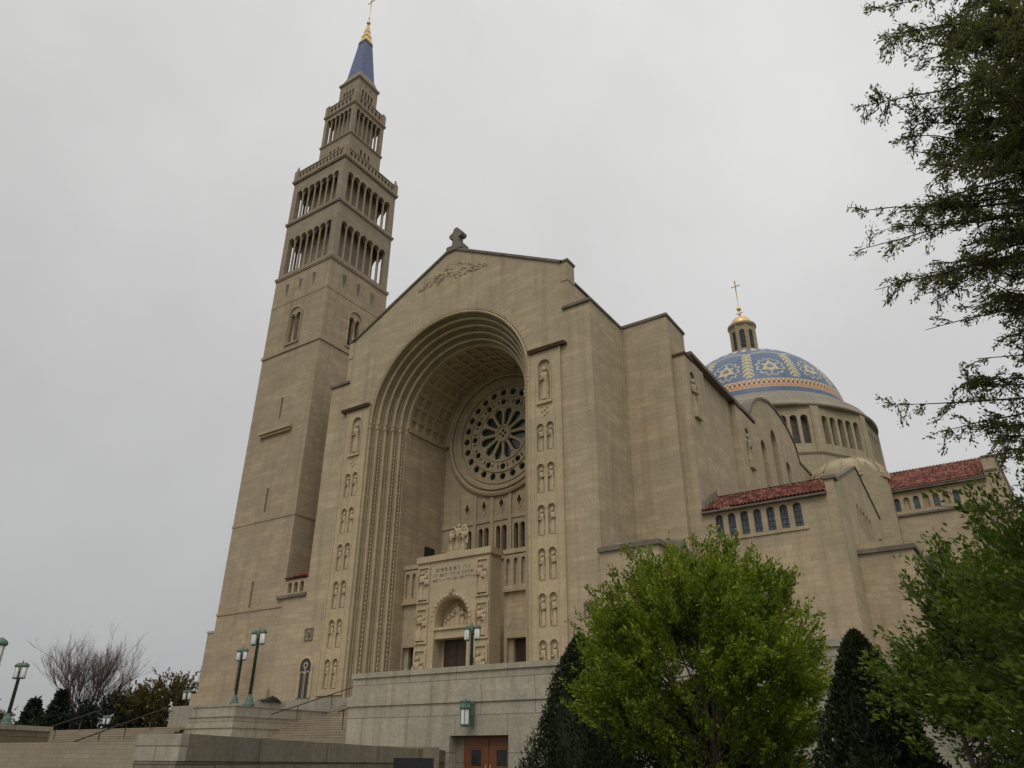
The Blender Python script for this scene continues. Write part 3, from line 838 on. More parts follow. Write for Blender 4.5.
for k in range(12):
    a = 2 * PI * k / 12 + PI / 12
    # petals: rounded outer end, narrow inner end
    pet = []
    for (r, w) in ((1.0, 0.13), (1.9, 0.36), (2.35, 0.46), (2.72, 0.34), (2.88, 0.0), (2.72, -0.34), (2.35, -0.46), (1.9, -0.36), (1.0, -0.13)):
        pet.append((r * math.cos(a) - w * math.sin(a), C0 + r * math.sin(a) + w * math.cos(a)))
    holes.append(pet)
    holes.append(circ(0.34, 3.62 * math.cos(a + PI / 12), C0 + 3.62 * math.sin(a + PI / 12), 10))
    for s in (-0.10, 0.10):
        aa = a + s * 1.0
        holes.append([(3.62 * math.cos(aa) + .24 * math.cos(t) * math.cos(aa) - .10 * math.sin(t) * math.sin(aa), C0 + 3.62 * math.sin(aa) + .24 * math.cos(t) * math.sin(aa) + .10 * math.sin(t) * math.cos(aa)) for t in [2 * PI * i / 6 for i in range(6)]])
for k in range(24):
    a = 2 * PI * k / 24
    holes.append(circ(0.38, 4.68 * math.cos(a), C0 + 4.68 * math.sin(a), 8))
for k in range(4):
    a = PI / 2 * k; holes.append(circ(0.17, 0.30 * math.cos(a), C0 + 0.30 * math.sin(a), 8))
mb.panel(FR, circ(5.25, 0, C0, 72), holes, -0.12, -0.42)
mb.ring(FR, [(4.22, -.12), (4.22, 0.02), (4.05, 0.02), (4.05, -.12)], 0, C0, 60, False)
mb.ring(FR, [(3.12, -.12), (3.12, -0.02), (3.0, -0.02), (3.0, -.12)], 0, C0, 60, False)
mb.ring(FR, [(0.92, -.12), (0.92, 0.0), (0.72, 0.0), (0.72, -.12)], 0, C0, 30, False)
build('rose_tracery', mb, 'trim', rw)
mb = MB()
for k in range(8):
    u = (k - 3.5) * BAY
    if abs(u) > RI: continue
    mb.fbox(FR, u - 0.2, u + 0.2, 0.0, 0.14, 18.2, 25.4 if abs(u) > 3 else 25.2)
mb.fbox(FR, -RI, RI, 0.0, 0.10, 22.45, 22.8); mb.fbox(FR, -RI, RI, 0.0, 0.2, 18.6, 19.1)
for b in bays:
    mb.sweep(FR, [(0.84, 0.0), (0.84, 0.0), (0.84, 0.07), (0.74, 0.07), (0.74, 0)], b, 100, 100, 1) if False else None
    mb.fbox(FR, b - .06, b + .06, 0.0, 0.10, 19.2, 21.9)
build('bay_pilaster', mb, 'trim', rw)
for b in bays:
    if abs(b) > 6: continue
    mb = MB(); mb.panel(FR, [(b - .46, 24.15), (b, 23.1), (b + .46, 24.15), (b, 25.2)], [[(b - .27, 24.15), (b, 23.5), (b + .27, 24.15), (b, 24.8)]], 0.06, 0.002)
    build('diamond_frame', mb, 'trim', rw)

# ---- portal screen
YP = 2.4
FP = south(YP)
mb = MB()
mb.panel(FP, [(-3.95, 5.9), (3.95, 5.9), (3.95, 17.2), (-3.95, 17.2)], [[(-1.75, 6.0), (1.75, 6.0), (1.75, 10.6), (-1.75, 10.6)], archpts(0, 1.75, 11.55, 12.15, 14)], 0.0, -1.6)
ps = build('portal_block', mb, 'carved', ch)
mb = MB(); mb.fbox(FP, -4.1, 4.1, -1.6, 0.18, 17.2, 17.75); build('portal_cornice', mb, 'carved', ps)
mb = MB(); mb.fbox(FP, -2.0, 2.0, -1.5, -1.1, 5.9, 14.5); build('portal_backing', mb, 'carved', ps)
mb = MB()
mb.sweep(FP, [(2.12, 0.0), (2.12, 0.14), (1.95, 0.2), (1.8, 0.1), (1.75, 0.0)], 0, 12.15, 11.5, 24)
for k in range(17):
    a = PI * k / 16; mb.ball(FP.p(2.0 * math.cos(a), 0.17, 12.15 + 2.0 * math.sin(a)), 0.12, 6, 5)
mb.lathe(0, YP - .2, [(0.12, 14.1), (0.22, 14.3), (0.15, 14.5), (0.2, 14.62), (0.0, 14.75)], 8)
build('tympanum_arch', mb, 'carved', ps)
mb = MB(); rr = random.Random(12)
mb.fbox(FP, -1.8, 1.8, -0.6, -0.35, 11.3, 11.6)
for i, (u, hgt) in enumerate(((-1.35, .8), (-.95, 1.15), (-.5, 1.45), (0.0, 1.95), (.5, 1.5), (.95, 1.2), (1.35, .85))):
    figure(mb, FP, u, -0.9, 11.6, hgt, rr, 1.3)
o = build('tympanum_relief', mb, 'carved', ps)
mb = MB()
for k in range(2):
    a, b = (-1.0, -0.02) if k == 0 else (0.02, 1.0)
    mb.fbox(FP, a - (.4 if k == 0 else 0), b + (.4 if k else 0), -1.05, -0.95, 6.0, 10.6)
    for z in (6.3, 7.8, 9.3): mb.fbox(FP, a + .12, b - .12, -.95, -.92, z, z + 1.1)
build('portal_door', mb, 'darkwood', ps)
mb = MB()
for s in (-1, 1):
    mb.fbox(FP, s * 1.9 - .15, s * 1.9 + .15, -.0, .12, 6.0, 11.4)
mb.fbox(FP, -2.1, 2.1, 0.0, 0.16, 11.3, 11.52)
build('door_surround', mb, 'carved', ps)
# carved side strips of the block
for s in (-1, 1):
    for (z0, z1) in ((6.3, 9.9), (10.3, 13.3), (13.7, 16.9)):
        mb = MB(); u = s * 3.2
        mb.panel(FP, [(u - .68, z0), (u + .68, z0), (u + .68, z1), (u - .68, z1)], [[(u - .5, z0 + .18), (u + .5, z0 + .18), (u + .5, z1 - .18), (u - .5, z1 - .18)]], 0.14, 0.002)
        figure(mb, FP, u - 0.22 + rr.uniform(-.05, .05), 0.0, z0 + .25, (z1 - z0) * .78, rr, 1.0)
        figure(mb, FP, u + 0.25, 0.0, z0 + .25, (z1 - z0) * .66, rr, 1.0)
        for q_ in range(9): mb.ball(FP.p(u + rr.uniform(-.42, .42), 0.02, rr.uniform(z0 + .3, z1 - .3)), .09, 5, 4)
        build('relief_panel', mb, 'carved', ps)
mb = MB(); rr2 = random.Random(31)        # illegible carved inscription, two lines of cut strokes
for (z, hgt, ua, ub) in ((16.55, 0.3, -1.9, 1.9), (16.05, 0.26, -2.2, 2.2), (15.62, 0.22, -2.2, 2.2)):
    u = ua
    while u < ub:
        w = rr2.uniform(.07, .18)
        if rr2.random() < 0.84:
            mb.fbox(FP, u, u + .035, 0.001, 0.02, z - hgt, z)
            if rr2.random() < .6: mb.fbox(FP, u + .036, u + w, 0.001, 0.02, z - (0.05 if rr2.random() < .5 else hgt), z - (0 if rr2.random() < .5 else hgt - .04) if False else z - (0.0))
        u += w + .07
build('inscription', mb, 'coping', ps)
# wings of the portal screen
FW = south(4.5)
for s in (-1, 1):
    mb = MB()
    ua, ub = (3.95, RI) if s > 0 else (-RI, -3.95)
    c = s * 5.7
    hl = [[(c - 1.45, 6.0), (c + 1.45, 6.0), (c + 1.45, 10.5), (c - 1.45, 10.5)]]
    nc = [archpts(s * (4.5 + .78 * k), 0.2, 14.75, 16.8, 6) for k in range(4) if 4.5 + .78 * k < RI - .25]
    mb.panel(FW, [(ua, 5.9), (ub, 5.9), (ub, 17.4), (ua, 17.4)], hl, 0.0, -0.9)
    mb.panel(FW, [(ua + .1, 14.4), (ub - .1, 14.4), (ub - .1, 17.3), (ua + .1, 17.3)], nc, 0.28, 0.002)
    wg = build('portal_wing', mb, 'stone', ch)
    mb = MB(); mb.fbox(FW, ua, ub, -0.9, 0.34, 17.4, 17.8); build('wing_cornice', mb, 'trim', wg); mb = MB(); mb.fbox(FW, ua, ub, 0.0, 0.32, 14.2, 14.38); build('wing_ledge', mb, 'trim', wg)
    mb = MB(); mb.fbox(FW, c - 1.0, c + 1.0, -0.8, -0.7, 6.0, 10.5)
    for z in (6.3, 7.8, 9.2):
        for w in (-.88, .08): mb.fbox(FW, c + w, c + w + .8, -.7, -.67, z, z + 1.05)
    build('wing_door', mb, 'darkwood', wg)
    mb = MB(); mb.fbox(FW, c - 1.45, c - 1.0, -0.8, -0.35, 6.0, 10.5); mb.fbox(FW, c + 1.0, c + 1.45, -0.8, -0.35, 6.0, 10.5); build('door_reveal', mb, 'trim', wg)

# ---- tall relief panels on the facade piers
rr = random.Random(5)
for s in (-1, 1):
    uc = s * 11.1
    u0, u1 = uc - 1.45, uc + 1.5
    mb = MB(); holes = []
    spots = []
    for k, zt in enumerate((26.55, 23.0, 19.55, 16.1, 12.7, 9.35)):
        for dx in (-0.48, 0.48):
            hw = 0.33
            z0 = zt - 2.45 if zt > 9 else zt - 2.2
            holes.append(archpts(uc + dx, hw, z0, zt - hw, 8)); spots.append((uc + dx, z0))
    holes.append(archpts(uc, 0.58, 28.6, 31.9, 10))
    mb.panel(FA, [(u0, 6.4), (u1, 6.4), (u1, 33.4), (u0, 33.4)], holes, 0.16, 0.002)
    rp_ = build('relief_panel', mb, 'carved', ch)
    mb = MB()
    mb.fbox(FA, u0 - .12, u0, 0.0, 0.24, 6.4, 33.4); mb.fbox(FA, u1, u1 + .12, 0.0, 0.24, 6.4, 33.4)
    for a, b in ((uc - .98, uc - .9), (uc + .9, uc + .98)): mb.fbox(FA, a, b, 0.16, 0.20, 7.0, 31.0)
    mb.sweep(FA, [(0.72, 0.161), (0.72, 0.25), (0.61, 0.25), (0.585, 0.162)], uc, 31.9, 28.6, 12, False)
    mb.fbox(FA, uc - .75, uc + .75, 0.16, 0.34, 28.3, 28.58)
    for q_ in range(6):
        z = 27.3 + q_ * .16; mb.ball(FA.p(uc + 0.3 * math.sin(q_ * 2.1), .16, z), .11, 6, 4)
    build('panel_border', mb, 'carved', rp_)
    for k, (u, z) in enumerate(spots):
        mb = MB(); figure(mb, FA, u, -0.02, z + .05, 2.05, rr, .78)
        mb.ring(FA, [(0.40, 0.161), (0.40, 0.21), (0.335, 0.21), (0.335, 0.161)], u, z + 2.12, 10, False, False, 0, PI)
        build('relief_figure', mb, 'carved', rp_)
    mb = MB(); figure(mb, FA, uc, 0.0, 28.7, 3.1, rr, .85); build('niche_figure', mb, 'carved', rp_)
    a, b = (9.5, 13.35) if s > 0 else (-13.35, -9.5)
    mb = MB(); mb.fbox(FA, a, b, 0.0, 0.42, 33.42, 33.6)
    for k in range(24):
        u = a + .08 + k * (b - a - .16) / 23.5; mb.tube([FA.p(u, 0.0, 33.74), FA.p(u, 0.5, 33.62)], 0.075, 6)
    build('tile_ledge', mb, 'darktile', rp_)
    # small square relief
    mb = MB(); us = s * 14.6; zz = 11.7 if s < 0 else 11.2
    mb.panel(FA, [(us - .55, zz - .55), (us + .55, zz - .55), (us + .55, zz + .55), (us - .55, zz + .55)], [[(us - .42, zz - .42), (us + .42, zz - .42), (us + .42, zz + .42), (us - .42, zz + .42)]], 0.08, 0.002)
    for q_ in range(10): mb.tube([FA.p(us + rr.uniform(-.3, .3), 0.02, zz + rr.uniform(-.3, .3)), FA.p(us + rr.uniform(-.3, .3), 0.06, zz + rr.uniform(-.3, .3))], 0.05, 4)
    build('square_relief', mb, 'coping', ch)
# arched two light window by the left panel
mb = MB()
mb.sweep(FA, [(0.92, 0.0), (0.92, 0.10), (0.72, 0.14), (0.70, 0.0)], -14.4, 8.9, 6.3, 14, False)
mb.fbox(FA, -14.47, -14.33, 0.0, 0.12, 6.3, 8.8)
mb.sweep(FA, [(0.33, 0.06), (0.33, 0.12), (0.24, 0.12), (0.24, 0.06)], -14.75, 8.2, 6.3, 8, False)
mb.sweep(FA, [(0.33, 0.06), (0.33, 0.12), (0.24, 0.12), (0.24, 0.06)], -14.05, 8.2, 6.3, 8, False)
mb.ring(FA, [(0.28, 0.06), (0.28, 0.12), (0.16, 0.12), (0.16, 0.06)], -14.4, 9.0, 12, False)
wd = build('window_frame', mb, 'carved', ch)
mb = MB(); mb.panel(FA, archpts(-14.4, 0.7, 6.3, 8.9, 10), [], 0.05, 0.003); build('pane', mb, 'glass', wd)

# ---- link between facade and tower
mb = MB(); mb.box(TX + H + .003, -XR - .003, 0.0, 6.0, 5.0, 15.3)
mb.panel(FA, [(TX + H + .003, 15.6), (-XR - .003, 15.6), (-XR - .003, 17.0), (TX + H + .003, 17.0)], [archpts(-18.15 + .85 * k, .27, 15.75, 16.5, 6) for k in range(3)], 0, -0.4)
lk = build('link_block', mb, 'stone', ch)
mb = MB(); mb.fbox(FA, -19.7, -15.0 - .6, 0.0, 0.2, 15.3, 15.58); mb.box(TX + H, -XR, -0.0, 6.0, 15.31, 15.55); build('link_ledge', mb, 'coping', lk)

def tiled_roof(mb, x0, x1, y0, z0, y1, z1, pitch=0.28, course=0.36):
    nx = int((x1 - x0) / pitch); L_ = math.hypot(y1 - y0, z1 - z0); nc = max(1, int(L_ / course))
    sub = 6; vs = []; fs = []
    xs = [x0 + (x1 - x0) * i / (nx * sub) for i in range(nx * sub + 1)]
    rows = []
    for c in range(nc):
        for t, lift in ((0.0, 0.07), (1.0, 0.0)):
            rows.append(((c + t) / nc, lift))
    for t, lift in rows:
        for i, x in enumerate(xs):
            w = abs(math.sin(PI * i / sub)) * 0.11 + 0.03 * math.sin(i * 1.7 + t * 9)
            vs.append((x, y0 + (y1 - y0) * t, z0 + (z1 - z0) * t + w + lift))
    n = len(xs)
    for r_ in range(len(rows) - 1):
        for i in range(n - 1):
            fs.append((r_ * n + i, r_ * n + i + 1, (r_ + 1) * n + i + 1, (r_ + 1) * n + i))
    mb.add(vs, fs)
mb = MB(); tiled_roof(mb, TX + H + .05, -XR - .05, -0.25, 17.05, 4.5, 19.0); build('link_roof', mb, 'tile', lk)

# ---- stepped masses on the east side of the facade
mb = MB(); mb.box(XR + .003, 20.0, 6.4, 10.5, 5.0, 37.35); build('side_block', mb, 'stone', ch)
mb = MB(); mb.box(XR + .0, 20.12, 6.28, 10.6, 37.352, 37.62); mb.box(13.603, 15.78, 0.0, 6.27, 37.203, 37.42); build('side_coping', mb, 'coping', ch)
mb = MB(); mb.box(XR + .003, 20.2, -0.3, 6.397, 5.0, 15.05); build('low_buttress', mb, 'stone', ch)
mb = MB(); mb.box(XR - .1, 20.4, -0.5, 6.35, 15.053, 15.4)
vs = [(XR, -0.3, 15.4), (20.2, -0.3, 15.4), (20.2, 6.39, 15.4), (XR, 6.39, 15.4), (XR, 4.0, 17.0), (19.6, 5.5, 16.6), (19.6, 6.39, 17.0), (XR, 6.39, 17.0)]
mb.add(vs, BX); build('buttress_coping', mb, 'coping', ch)
# nave wall with pilasters
mb = MB(); mb.box(0, 20.55, 10.503, 28.6, 5.0, 34.0); nw = build('nave_wall', mb, 'stone', ch)
for (ya, yb, zt) in ((7.0, 11.4, 33.35), (20.2, 26.8, 33.75)):
    mb = MB(); FE = east(21.1)
    yc = (ya + yb) / 2
    if ya < 10: yc = 8.45
    else: yc = 23.2
    mb.panel(FE, [(ya, 5.0), (yb, 5.0), (yb, zt), (ya, zt)], [archpts(yc, 0.66, 27.6, 31.5, 8)], 0.0, -1.1 if ya > 10 else -1.097, edge=True)
    pi_ = build('nave_pilaster', mb, 'stone', ch)
    mb = MB(); mb.fbox(FE, yc - .65, yc + .65, -.35, -.2, 27.61, 32.12); mb.fbox(FE, yc - .64, yc + .64, -.2, .3, 27.63, 27.85); figure(mb, FE, yc, -0.2, 27.8, 3.7, rr, .95); build('niche_figure', mb, 'stone', pi_)
    mb = MB(); mb.fbox(FE, ya - .15, ya + 1.6, -1.09, 0.14, zt + .002, zt + .2); build('pilaster_ledge', mb, 'darktile', pi_)
mb = MB(); mb.box(19.9, 21.2, 8.6, 26.9, 34.02, 34.38); build('nave_coping', mb, 'coping', ch)
vs = [(21.0, 10.6, 34.6), (21.0, 52, 34.6), (0, 52, 43.0), (0, 10.6, 43.0), (21.0, 10.6, 34.5), (21.0, 52, 34.5), (0, 52, 30), (0, 10.6, 30)]
mb = MB(); mb.add([(19.9, 10.6, 34.3), (19.9, 28.6, 34.3), (2, 28.6, 36.3), (2, 10.6, 36.3)], [(0, 1, 2, 3)]); build('nave_roof', mb, 'lead', ch)

# ---- lunette gable with three lancets
FL = east(20.0)
arc = [(50.6, 37.2), (50.3, 38.6), (49.0, 39.8), (47.0, 40.7), (44.5, 41.3), (41.5, 41.6), (38.5, 41.4), (35.8, 40.7), (33.2, 39.6), (31.0, 38.1), (29.4, 36.4), (28.7, 35.0)]
outer = [(28.65, 20.0), (57.0, 20.0), (57.0, 37.3)] + arc
lanc = [archpts(33.4, 1.0, 24.0, 33.6, 10), archpts(38.8, 1.25, 24.0, 36.5, 10), archpts(44.0, 1.0, 24.0, 34.3, 10)]
mb = MB(); mb.panel(FL, outer, lanc, 0.0, -1.2)
lun = build('lunette_wall', mb, 'stone', ch)
for hp, hw, zs in ((33.4, 1.0, 33.6), (38.8, 1.25, 36.5), (44.0, 1.0, 34.3)):
    mb = MB(); mb.fbox(FL, hp - hw, hp + hw, -1.1, -0.9, 24.0, zs + hw); 
    w_ = build('lancet_window', mb, 'leadglass', lun)
    mb = MB(); mb.fbox(FL, hp - .07, hp + .07, -.898, -.75, 24.0, zs + hw)
    for z in np.arange(25, zs, 1.3): mb.fbox(FL, hp - hw, hp + hw, -.897, -.8, z, z + .1)
    build('mullion', mb, 'stone', w_)
mb = MB(); coping_run(mb, FL, [(57.0, 37.3)] + arc, -1.3, 0.15, 0.3); build('lunette_coping', mb, 'coping', lun)
mb = MB(); vs = []; fs = []
for x in (18.8, 2.0):
    for (yy, zz) in arc: vs.append((x, yy, zz - 0.15))
na = len(arc)
for i in range(na - 1): fs.append((i, i + 1, na + i + 1, na + i))
mb.add(vs, fs, True); build('barrel_roof', mb, 'lead', lun)

# ---- chapel on the east flank
YC = 7.0
FC = south(YC)
mb = MB()
CW0, CWP = 22.38, 0.982
wins = [archpts(CW0 + CWP * k, 0.295, 16.83, 18.35, 8) for k in range(7)]
mb.panel(FC, [(21.103, 5.0), (31.1, 5.0), (31.1, 19.95), (30.49, 19.95), (30.49, 18.82), (21.103, 18.82)], wins, 0.0, -0.6)
cp = build('chapel_front', mb, 'stone', ch)
for k in range(7):
    u = CW0 + CWP * k
    mb = MB(); mb.panel(FC, archpts(u, 0.285, 16.84, 18.34, 8), [], -0.32, -0.36)
    w_ = build('chapel_window', mb, 'leadglass', cp)
    mb = MB(); mb.fbox(FC, u - .02, u + .02, -.318, -.28, 16.9, 18.6)
    for z in (17.2, 17.6, 18.0): mb.fbox(FC, u - .28, u + .28, -.317, -.29, z, z + .03)
    build('glazing_bar', mb, 'iron', w_)
mb = MB(); mb.fbox(FC, 21.9, 28.9, 0.0, 0.1, 16.55, 16.78)
build('window_sill', mb, 'trim', cp)
FG = east(31.1)
ga = [(7.6, 5.0), (27.0, 5.0), (27.0, 21.8), (18.4, 24.3), (10.8, 21.2), (7.6, 20.0)]
mb = MB(); mb.panel(FG, ga, [archpts(15.4 + 1.28 * k, 0.36, 18.1, 19.9, 6) for k in range(5)], 0.0, -0.45)
cg = build('chapel_gable', mb, 'stone', ch)
mb = MB(); mb.fbox(FG, 14.8, 21.1, -.42, -.38, 18.0, 20.4); build('arcade_glass', mb, 'glass', cg)
mb = MB(); coping_run(mb, FG, [(27.0, 21.8), (18.4, 24.3), (10.8, 21.2), (7.6, 20.0)], -0.46, 0.1, 0.16); mb.box(30.40, 31.3, 6.85, 7.9, 19.96, 20.22); build('gable_coping', mb, 'coping', cg)
mb = MB(); mb.fbox(FG, 23.4, 23.7, 0.0, 0.25, 5.0, 19.2); build('downpipe', mb, 'coping', cg)
mb = MB(); tiled_roof(mb, 21.13, 30.48, 6.6, 18.98, 11.0, 21.3); build('chapel_roof', mb, 'tile', ch)
mb = MB(); mb.box(21.103, 30.48, 6.62, 7.2, 18.83, 18.98); mb.add([(21.15, 11.0, 21.45), (30.45, 11.0, 21.45), (30.45, 26, 21.45), (21.15, 26, 21.45)], [(0, 1, 2, 3)]); build('chapel_eave', mb, 'coping', ch)
mb = MB()
for k in range(4):
    mb.add([(21.15, 7.0 + k, 19.3 + k * .55), (21.15, 7.9 + k, 19.7 + k * .55), (21.3, 7.9 + k, 19.7 + k * .55), (21.3, 7.0 + k, 19.3 + k * .55), (21.15, 7.5 + k, 20.15 + k * .55), (21.3, 7.5 + k, 20.15 + k * .55)], [(0, 1, 4), (3, 5, 2), (0, 4, 5, 3), (1, 2, 5, 4)])
build('roof_flashing', mb, 'coping', ch)
mb = MB(); mb.box(31.103, 34.8, 11.1, 26, 5.0, 15.2); build('annex_block', mb, 'stone', ch)
mb = MB(); mb.box(31.103, 35.0, 10.9, 26.1, 15.203, 15.52); build('annex_coping', mb, 'coping', ch)
mb = MB(); mb.box(31.103, 33.7, 11.6, 26, 15.523, 16.1); build('annex_blocking', mb, 'stone', ch)

# ---- transept
FT = south(55.0)
mb = MB()
pos = [30.05 + 1.11 * k for k in range(7)]
holes = [archpts(u, .34, 29.95, 31.35, 7) for u in pos] + [archpts(33.1, 1.25, 19.0, 23.2, 14)]
mb.panel(FT, [(20.0, 5.0), (41.7, 5.0), (42.9, 20), (42.4, 30.0), (41.75, 35.1), (40.35, 35.1), (40.35, 32.4), (20.0, 32.4)], holes, 0.0, -1.0)
tr = build('transept_wall', mb, 'stone', ch)
for k, u in enumerate(pos):
    mb = MB(); mb.panel(FT, archpts(u, .34, 29.95, 31.35, 7), [], -.4, -.5); 
    o = build('transept_window', mb, 'leadglass' if k % 2 == 0 else 'stone', tr)
    if k % 2: o.name = 'blind_arch'
mb = MB(); mb.panel(FT, archpts(33.1, 1.25, 19.0, 23.2, 14), [], -.5, -.6)
o = build('fan_window', mb, 'glass', tr)
mb = MB()
for a in (30, 60, 90, 120, 150): mb.tube([FT.p(33.1, -.45, 23.2), FT.p(33.1 + 1.25 * math.cos(R(a)), -.45, 23.2 + 1.25 * math.sin(R(a)))], .07, 5)
mb.ring(FT, [(0.55, -.5), (0.55, -.4), (0.42, -.4), (0.42, -.5)], 33.1, 23.2, 16, False, False, 0, PI)
mb.fbox(FT, 33.03, 33.17, -.48, -.4, 19, 23.2); build('fan_bars', mb, 'trim', o)
mb = MB(); mb.fbox(FT, 20.0, 40.2, 0.0, 0.25, 29.25, 29.5); mb.fbox(FT, 40.3, 41.7, 0.0, 0.15, 33.3, 33.55)
mb.fbox(FT, 20.0, 40.34, 0.0, 0.5, 32.42, 32.7); mb.fbox(FT, 38.5, 39.0, 0.0, 0.5, 5, 29.2); build('transept_string_course', mb, 'coping', tr)
mb = MB(); coping_run(mb, FT, [(40.35, 35.1), (41.75, 35.1), (42.4, 30.0)], -1.1, 0.12, 0.22); build('gable_coping', mb, 'coping', tr)
mb = MB(); tiled_roof(mb, 20.0, 40.34, 54.3, 32.75, 60.5, 36.9, 0.4, 0.55); mb2 = mb; build('transept_roof', mb, 'tile', tr)
mb = MB(); mb.box(20, 40.3, 56.1, 66, 5, 32.6); mb.add([(20, 54.4, 32.71), (40.33, 54.4, 32.71), (40.33, 54.4, 32.8), (20, 54.4, 32.8), (20, 60.4, 36.75), (40.33, 60.4, 36.75), (20, 66, 32.7), (40.33, 66, 32.7)], [(0, 1, 2, 3), (3, 2, 5, 4), (4, 5, 7, 6), (0, 3, 4, 6), (1, 7, 5, 2)]); build('transept_body', mb, 'stone', tr)

# ---- small apse with half dome
mb = MB(); AX, AY = 24.6, 58.0
mb.lathe(AX, AY, [(4.9, 20.0), (4.9, 35.0), (5.15, 35.1), (5.15, 35.5), (4.7, 35.6)], 32, smooth=False)
ap = build('apse_wall', mb, 'stone', ch)
mb = MB(); mb.lathe(AX, AY, [(5.05, 35.5)] + [(4.9 * math.cos(R(t)), 35.6 + 3.3 * math.sin(R(t))) for t in range(5, 90, 8)] + [(0.0, 38.9)], 40); build('apse_roof', mb, 'drum', ap)
mb = MB()
for k in range(12):
    a = 2 * PI * k / 12
    mb.tube([(AX + 4.98 * math.cos(R(t)) * math.cos(a), AY + 4.98 * math.cos(R(t)) * math.sin(a), 35.62 + 3.33 * math.sin(R(t))) for t in range(0, 90, 10)], .1, 5)
    mb.box(AX + 4.9 * math.cos(a) - .2, AX + 4.9 * math.cos(a) + .2, AY + 4.9 * math.sin(a) - .2, AY + 4.9 * math.sin(a) + .2, 25, 35)
build('apse_rib', mb, 'trim', ap)
mb = MB()
mb.sweep(south(53.1), [(2.3, 0), (2.3, .25), (2.0, .25), (2.0, -.3)], 22.6, 33.6, 31.0, 20, False)
build('apse_arch', mb, 'drum', ap)
mb = MB(); mb.panel(south(53.6), [(21.0, 5.0), (29.8, 5.0), (29.8, 33.2), (27.6, 36.9), (25.2, 34.0), (21.0, 34.0)], [], 0.0, -1.5); build('apse_gable', mb, 'drum', ap)

# ---- great dome
DX, DY = 4.75, 92.0
mb = MB(); mb.lathe(DX, DY, [(21.2, 30), (21.05, 47.2), (21.15, 47.3), (21.35, 47.6), (20.2, 47.7)], 12, R(-48.5), R(311.5), False); db = build('dome_drum', mb, 'drum', ch)
RC = 21.0; half = RC * math.sin(R(15)); ap_ = RC * math.cos(R(15))
for k in range(12):
    am = R(-33.5 + 30 * k)
    nx, ny = math.cos(am), math.sin(am)
    F = Frame(DX + nx * ap_, DY + ny * ap_, -ny, nx)
    mb = MB()
    holes = [archpts((j - 2) * 1.76, 0.60, 49.3, 54.0, 8) for j in range(5)]
    mb.panel(F, [(-half, 47.6), (half, 47.6), (half, 56.2), (-half, 56.2)], holes, 0.0, -1.3, edge=False, back=False)
    dw = build('drum_face', mb, 'drum', db)
    if 2 <= k <= 7: continue
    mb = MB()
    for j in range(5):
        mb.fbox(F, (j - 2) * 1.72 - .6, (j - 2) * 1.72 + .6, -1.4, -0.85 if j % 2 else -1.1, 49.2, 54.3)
    build('arcade_window', mb, 'recess_shade', dw)  # dark infill carries the painted shade of the recess
for k in range(12):
    a = R(-48.5 + 30 * k)
    mb = MB(); x, y = DX + (RC - .1) * math.cos(a), DY + (RC - .1) * math.sin(a)
    F = Frame(x, y, -math.sin(a), math.cos(a))
    mb.fbox(F, -.75, .75, -1.0, 0.18, 47.6, 56.15); build('drum_pier', mb, 'drum', db)
mb = MB()
mb.lathe(DX, DY, [(20.3, 56.1), (21.1, 56.15), (21.25, 56.4), (21.2, 56.65), (20.9, 56.8), (19.9, 58.6), (18.7, 59.6), (17.9, 60.3), (17.5, 60.35), (17.4, 60.75), (17.0, 60.8), (16.85, 60.85)], 96)
build('dome_skirt', mb, 'skirt', db)
# tiled dome: pattern in tile colours
def dome_col(azd, el):
    """0 blue 1 gold 2 cream 3 orange 4 black"""
    rel = ((azd + 76.0 + 15) % 30) - 15          # chevron strip centre
    er = ((azd + 91.0 + 15) % 30) - 15           # emblem centre
    if 7.6 <= el <= 14.0:
        if el < 8.3 or el > 13.3: return 2
        p = (azd % 3.0) / 3.0
        v = abs(((el - 8.3) / 5.0) * 2 - 1)
        dd = abs(p - 0.5) * 2 + v
        if dd < 0.42: return 4
        if 0.75 < dd < 1.12: return 2
        return 3
    if el > 41:
        w = 41.5 + 3.0 * abs(math.cos(R(azd * 6)))
        if abs(el - w) < 0.7: return 1
        if el > 50: return 2 if (int(azd / 5) % 2) else 0
        return 0
    if 15.5 < el < 41:
        wmax = 3.9 * (1 - 0.25 * (el - 16) / 25)
        c = math.cos(R(el)); u = rel * c / 0.9
        if abs(u) < wmax:
            ph = ((el + abs(u) * 0.9) % 3.6) / 3.6
            if abs(u) < 0.35: return 1
            return 0 if ph < 0.36 else (1 if ph < 0.75 else 2)
        # star shaped interlace
        x = er * math.cos(R(24)) ; z = (el - 24.8)
        r = math.hypot(x, z); t = math.atan2(z, x)
        if r < 10:
            # two interlaced triangles and a spiked rim
            for sg in (1, -1):
                zz = z * sg
                e1 = zz + 3.1; e2 = (-zz + abs(x) * 1.732 * -1 + 6.2) * .5
                inside = e1 > 0 and e2 > 0
                if inside and (e1 < 1.25 or e2 < 1.25): return 2 if sg > 0 else 1
            rim = 6.6 + 2.0 * abs(math.sin(6 * t))
            if abs(r - rim) < 0.40: return 2
            if r < 0.9: return 3
    return 0
nA, nE = 720, 150
el0, el1 = 3.4, 81.0
RD, ZD = 16.9, 59.8
vs = []; fs = []; mis = []
for j in range(nE + 1):
    el = R(el0 + (el1 - el0) * j / nE)
    for i in range(nA):
        a = 2 * PI * i / nA
        vs.append((DX + RD * math.cos(el) * math.cos(a), DY + RD * math.cos(el) * math.sin(a), ZD + RD * math.sin(el)))
mb = MB()
